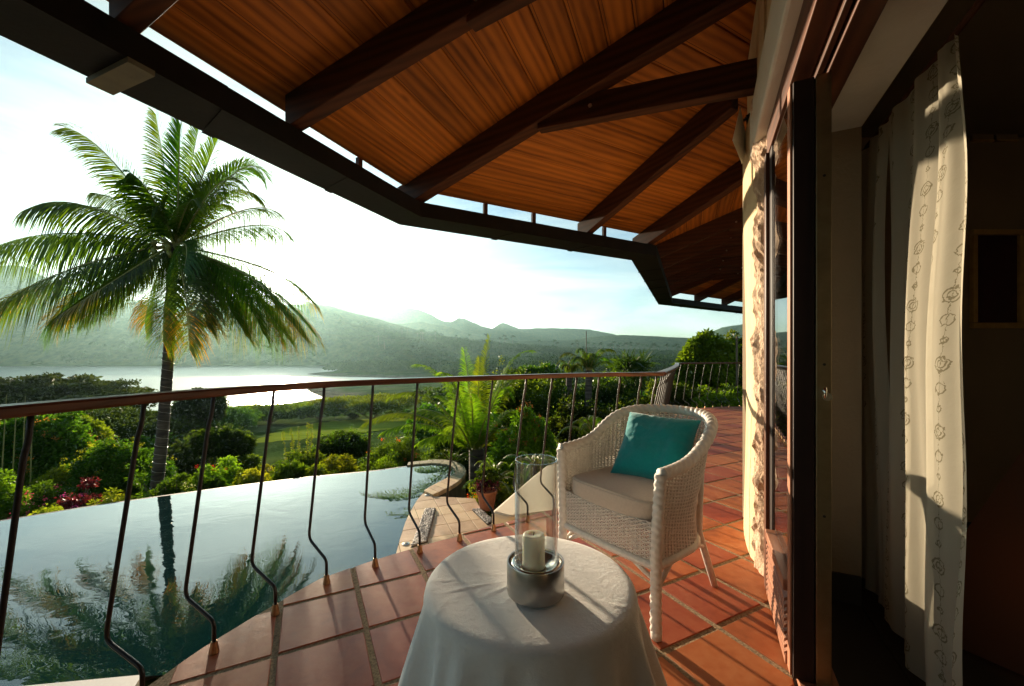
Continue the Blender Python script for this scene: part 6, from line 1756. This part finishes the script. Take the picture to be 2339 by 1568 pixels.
palm('dim broad-leaved clump in the shade at the end of the pool', 1035, 1060, 9.6, 12, .6, M['leaf_mid'], 86, el=(25, 80), leaf=.35, W=.05, droop=.4, sag=.3, nl=12, trunk=.03, cat='plant', name='leafy_plant')
# purple foliage in the pot
rng = np.random.default_rng(77)
v, f, to, cc = cloud(rng, (ptx[0], ptx[1], PZ + .36), (.17, .17, .10), 34, 22, .05, .022, cr=.4, shell=.5)
link('purple_foliage', np_mesh('purple_foliage', v - np.array([ptx[0], ptx[1], PZ]), f, M['leaf_maroon'], attr=to), pot)
v, f, to, cc = cloud(rng, (ptx[0] + .03, ptx[1] + .03, PZ + .52), (.14, .14, .14), 20, 20, .08, .03, cr=.4, shell=.3)
link('green_foliage', np_mesh('green_foliage', v - np.array([ptx[0], ptx[1], PZ]), f, M['leaf_mid'], attr=to), pot)
# hedge trees at the right
shrub('broadleaf_tree', 'sunlit leafy tree rising above the far railing left of the wall', T_, 748, 120, 13.2, M['leaf_bright'], 90, leafL=.16, leafW=.075, dens=2.4, xpx=1620, crownh=3.0, lobes=5, trunk=.08, gap=.5)
shrub('broadleaf_tree', 'darker leafy tree beside the plaster wall edge above the far railing', T_, 752, 100, 13.6, M['leaf_mid'], 91, leafL=.16, leafW=.075, dens=2.4, xpx=1695, crownh=3.2, lobes=5, trunk=.08, gap=.5)
shrub('broadleaf_hedge', 'tall bright hedge right behind the far end of the railing', 'hedge', 828, 190, 11.2, M['leaf_bright'], 92, leafL=.11, leafW=.06, dens=2.8, xpx=1660, hfrac=.95, lobes=5, gap=.6)
shrub('broadleaf_hedge', 'shaded part of the hedge behind the steep run of the railing', 'hedge', 850, 150, 11.6, M['leaf_mid'], 93, leafL=.11, leafW=.06, dens=2.4, xpx=1550, hfrac=.95, lobes=4, gap=.6)
shrub('broadleaf_hedge', 'hedge continuing behind the plaster wall at the right', 'hedge', 790, 260, 13, M['leaf_mid'], 94, leafL=.13, leafW=.07, dens=1.8, xpx=1850, hfrac=.95, lobes=4, gap=.6)
o = thing('bare_pole', 'thin bare trunk sticking up in front of the leafy trees at the right', 'pole', PX(1683, 800, 12.2)); g_ = gz(*PX(1683, 800, 12.2)[:2])
MB().tube([PX(1683, 769, 12.2), PX(1683, 870, 12.2)[:2] + (g_,)], .028, 6).build('trunk', M['bark'], o)
o = thing('bare_pole', 'very thin bare mast rising from the dark palms', 'pole', PX(1339, 800, 14.5)); g_ = gz(*PX(1339, 800, 14.5)[:2])
MB().tube([PX(1339, 757, 14.5), PX(1341, 870, 14.5)[:2] + (g_,)], [.012, .03], 6).build('trunk', M['bark'], o)

# ---------------- mid-distance trees: individuals sharing a few prototypes
protos = []
rg = np.random.default_rng(100)
for k in range(6):
    v, f, to = merge([cloud(rg, (rg.uniform(-.35, .35), rg.uniform(-.35, .35), 1.15 + rg.uniform(-.25, .25)), (.62, .62, .50 + .2 * (k % 2)), 26, 22, .16, .11, cr=.30, shell=.5)[:3] for _ in range(3)])
    fol = np_mesh('foliage', v, f, M['leaf_mid'] if k % 2 else M['leaf_dark'], attr=to)
    tr = stems((0, 0, 0), [(.3, .1, 1.1), (-.3, .2, 1.2), (0, -.3, 1.15)], .05, .015, k).mesh('trunk', (0, 0, 0), M['bark'])
    protos.append((fol, tr))
def mid_tree(x, y, h, k, label, grp, nm='valley_tree'):
    s_ = h / 1.75
    g = gz(x, y) - (.55 * s_ if 'bush' in nm else .15 * s_)
    t = thing(nm, label, 'bush' if 'bush' in nm else 'tree', (x, y, g), grp)
    t.scale = (s_ * rg.uniform(1.0, 1.4), s_ * rg.uniform(1.0, 1.4), s_); t.rotation_euler = (0, 0, rg.uniform(0, 6.28))
    link('foliage', protos[k][0], t); link('trunk', protos[k][1], t)
def vlabel(xp, d):
    a = 'nearest row' if d < 45 else 'middle rows' if d < 90 else 'farthest row'
    b = 'behind the date palm' if xp < 1180 else 'behind the tall dark palms' if xp < 1400 else 'above the bend of the handrail' if xp < 1560 else 'behind the leafy trees by the wall'
    return 'rounded green valley tree in the ' + a + ' ' + b
def blabel(xp, d):
    a = 'near' if d < 20 else 'far'
    b = 'left of the palm trunk' if xp < 370 else 'behind the dark glossy tree' if xp < 560 else 'behind the spiky wands' if xp < 740 else 'behind the flame flowers'
    return 'low rounded bush on the ' + a + ' garden slope ' + b
def slabel(xp, d):
    a = 'near' if d < 38 else 'far'
    b = 'left of the umbrella tree' if xp < 60 else 'below the umbrella tree' if xp < 340 else 'right of the palm trunk'
    return 'green tree on the ' + a + ' part of the slope ' + b
n_ = 0
for i in range(4000):
    xp = rg.uniform(960, 1760); d = math.exp(rg.uniform(math.log(24), math.log(170)))
    X, Y, _ = PX(xp, 800, d)
    if float(sdist(np.array([X]), np.array([Y]), LAKE)[0]) < 8: continue
    if 36 < d < 72 and xp < 1240: continue
    if 66 < d < 90 and 1380 < xp < 1500: continue
    mid_tree(X, Y, rg.uniform(3.2, 5.6), int(rg.integers(0, 6)), vlabel(xp, d), 'trees of the wooded valley on the right'); n_ += 1
    if n_ >= 120: break
n_ = 0
for i in range(4000):
    xp = rg.uniform(-120, 560); d = math.exp(rg.uniform(math.log(20), math.log(75)))
    X, Y, _ = PX(xp, 800, d)
    if float(sdist(np.array([X]), np.array([Y]), LAKE)[0]) < 6: continue
    mid_tree(X, Y, rg.uniform(2.0, 3.4), int(rg.integers(0, 6)), slabel(xp, d), 'trees on the slope below the garden', 'slope_tree'); n_ += 1
    if n_ >= 46: break
n_ = 0
for i in range(3000):
    xp = rg.uniform(330, 930); d = rg.uniform(13, 32)
    X, Y, _ = PX(xp, 800, d)
    mid_tree(X, Y, rg.uniform(.9, 1.7), int(rg.integers(0, 6)), blabel(xp, d), 'bushes between pool and lawn', 'slope_bush'); n_ += 1
    if n_ >= 60: break
# hedge line of bushes along the lake side of the lawn
for i in range(20):
    xp = 500 + i * 24 + rg.uniform(-8, 8); d = 76 + rg.uniform(-5, 9)
    X, Y, _ = PX(xp, 800, d)
    mid_tree(X, Y, rg.uniform(1.1, 1.9), int(rg.integers(0, 6)), 'low green bush in the thicket between the lawn and the lake', 'bushes between lawn and lake', 'lakeside_bush')
# ---------------- far woods: one mass of crowns on the hills
def far_wood(name, n, rmin, rmax, hmin, hmax, per, seed, label):
    rg = np.random.default_rng(seed)
    az = np.radians(rg.uniform(-62, 42, n)); r = np.exp(rg.uniform(math.log(rmin), math.log(rmax), n))
    x = r * np.sin(az); y = r * np.cos(az); sd = sdist(x, y, LAKE); z = terrain(x, y)
    bare = fnoise(x, y, 70, 3, 8)
    keep = (sd > np.where(r > 500, 22, 8)) & (bare > -.75)
    px = 1169.5 + 920 * x / y
    keep &= ~((px < 1010) & (r < 500) & (r > 75))
    x, y, z, r = x[keep], y[keep], z[keep], r[keep]; n = len(x)
    h = rg.uniform(hmin, hmax, n) * np.clip(r / 500, .7, 1.15)
    off_ = rg.normal(size=(n, per, 3)); off_ /= np.linalg.norm(off_, axis=2, keepdims=True); off_[..., 2] = np.abs(off_[..., 2]) * .9
    sc_ = (h * .62)[:, None, None] * np.array([1, 1, 1.0])
    P_ = (np.stack([x, y, z + h * .30], 1)[:, None] + off_ * sc_ * rg.uniform(.7, 1.05, (n, per, 1))).reshape(-1, 3)
    dr = off_.reshape(-1, 3) + rg.normal(size=(n * per, 3)) * .7
    hh = np.repeat(h, per)
    v, f = leaf_np(rg, P_, dr, hh * .24, hh * .22)
    tone = np.repeat(np.repeat(rg.normal(size=n) * .12, per) + rg.normal(size=n * per) * .03, 4)
    o = link(name, np_mesh(name, v, f, M['canopy'], attr=tone)); tag(o, label, 'woodland', kind='stuff'); return n
print('far', far_wood('far_woodland', 15000, 380, 1350, 7, 12, 34, 1, 'hazy woodland covering the hills across the lake'))
print('mid', far_wood('valley_woodland', 3600, 150, 430, 4, 7.5, 44, 2, 'dense woodland of the valley floor to the right of the lake'))
# coconut palms on the far ridge
rg = np.random.default_rng(7)
mb = MB(); mb.tube([(0, 0, 0), (.02, 0, .5), (0, 0, 1)], [.022, .014, .012], 5); trm = mb.mesh('trunk', (0, 0, 0), M['bark'])
vs, fs = [], []; o_ = 0
for i in range(13):
    a = i * .49 + rg.uniform(-.1, .1); e = rg.uniform(-.1, 1.0); L_ = .42; D = np.array([math.cos(a) * math.cos(e), math.sin(a) * math.cos(e), math.sin(e)]); S = np.cross(D, [0, 0, 1]); S /= np.linalg.norm(S)
    p0 = np.array([0, 0, 1.0]); p1 = p0 + D * L_ * .5; p2 = p0 + D * L_ * .9 - np.array([0, 0, .16]); w = .045
    vs.append(np.array([p0, p0 + S * .01, p1 + S * w - [0, 0, .03], p1, p1 - S * w - [0, 0, .03], p2])); b = o_
    fs += [(b, b + 2, b + 3), (b, b + 3, b + 4), (b + 2, b + 5, b + 3), (b + 3, b + 5, b + 4)]; o_ += 6
crm = np_mesh('crown', np.concatenate(vs), np.array(fs), M['canopy'])
def far_palm(x, y, h, lab, grp):
    t = thing('distant_palm', lab, 'palm tree', (x, y, gz(x, y)), grp); t.scale = (h, h, h); t.rotation_euler = (rg.uniform(-.08, .08), rg.uniform(-.08, .08), rg.uniform(0, 6))
    link('trunk', trm, t); link('crown', crm, t)
for i in range(60):
    px = rg.choice([rg.uniform(860, 1180), rg.uniform(1220, 1460), rg.uniform(1390, 1560)]); d = rg.uniform(930, 1040)
    X, Y, _ = PX(px, 800, d); far_palm(X, Y, rg.uniform(17, 26), 'tiny coconut palm silhouetted on the far ridge ' + ('above the sand bar' if px < 1180 else 'right of the bare mast' if px < 1400 else 'left of the leafy trees'), 'coconut palms on the far ridge')
for i in range(50):
    px = rg.uniform(0, 900); d = rg.uniform(745, 900); X, Y, _ = PX(px, 800, d)
    if float(sdist(np.array([X]), np.array([Y]), LAKE)[0]) < 22: continue
    far_palm(X, Y, rg.uniform(14, 20), 'hazy coconut palm on the opposite lake shore', 'coconut palms on the opposite shore')

# ================================================================ AIR
hz = MB().box(-5400, 5400, -1300, 5400, -30, 420)
m, nt, b, L = newmat('haze'); nt.nodes.remove(b)
pv_ = nd(nt, 'ShaderNodeVolumePrincipled'); setp(pv_, Density=0.85e-4, Anisotropy=.68); pv_.inputs['Color'].default_value = (.52, .86, .90, 1)
L(pv_.outputs[0], nt.nodes['Material Output'].inputs['Volume'])
hz_o = hz.build('haze', m); tag(hz_o, kind='stuff')
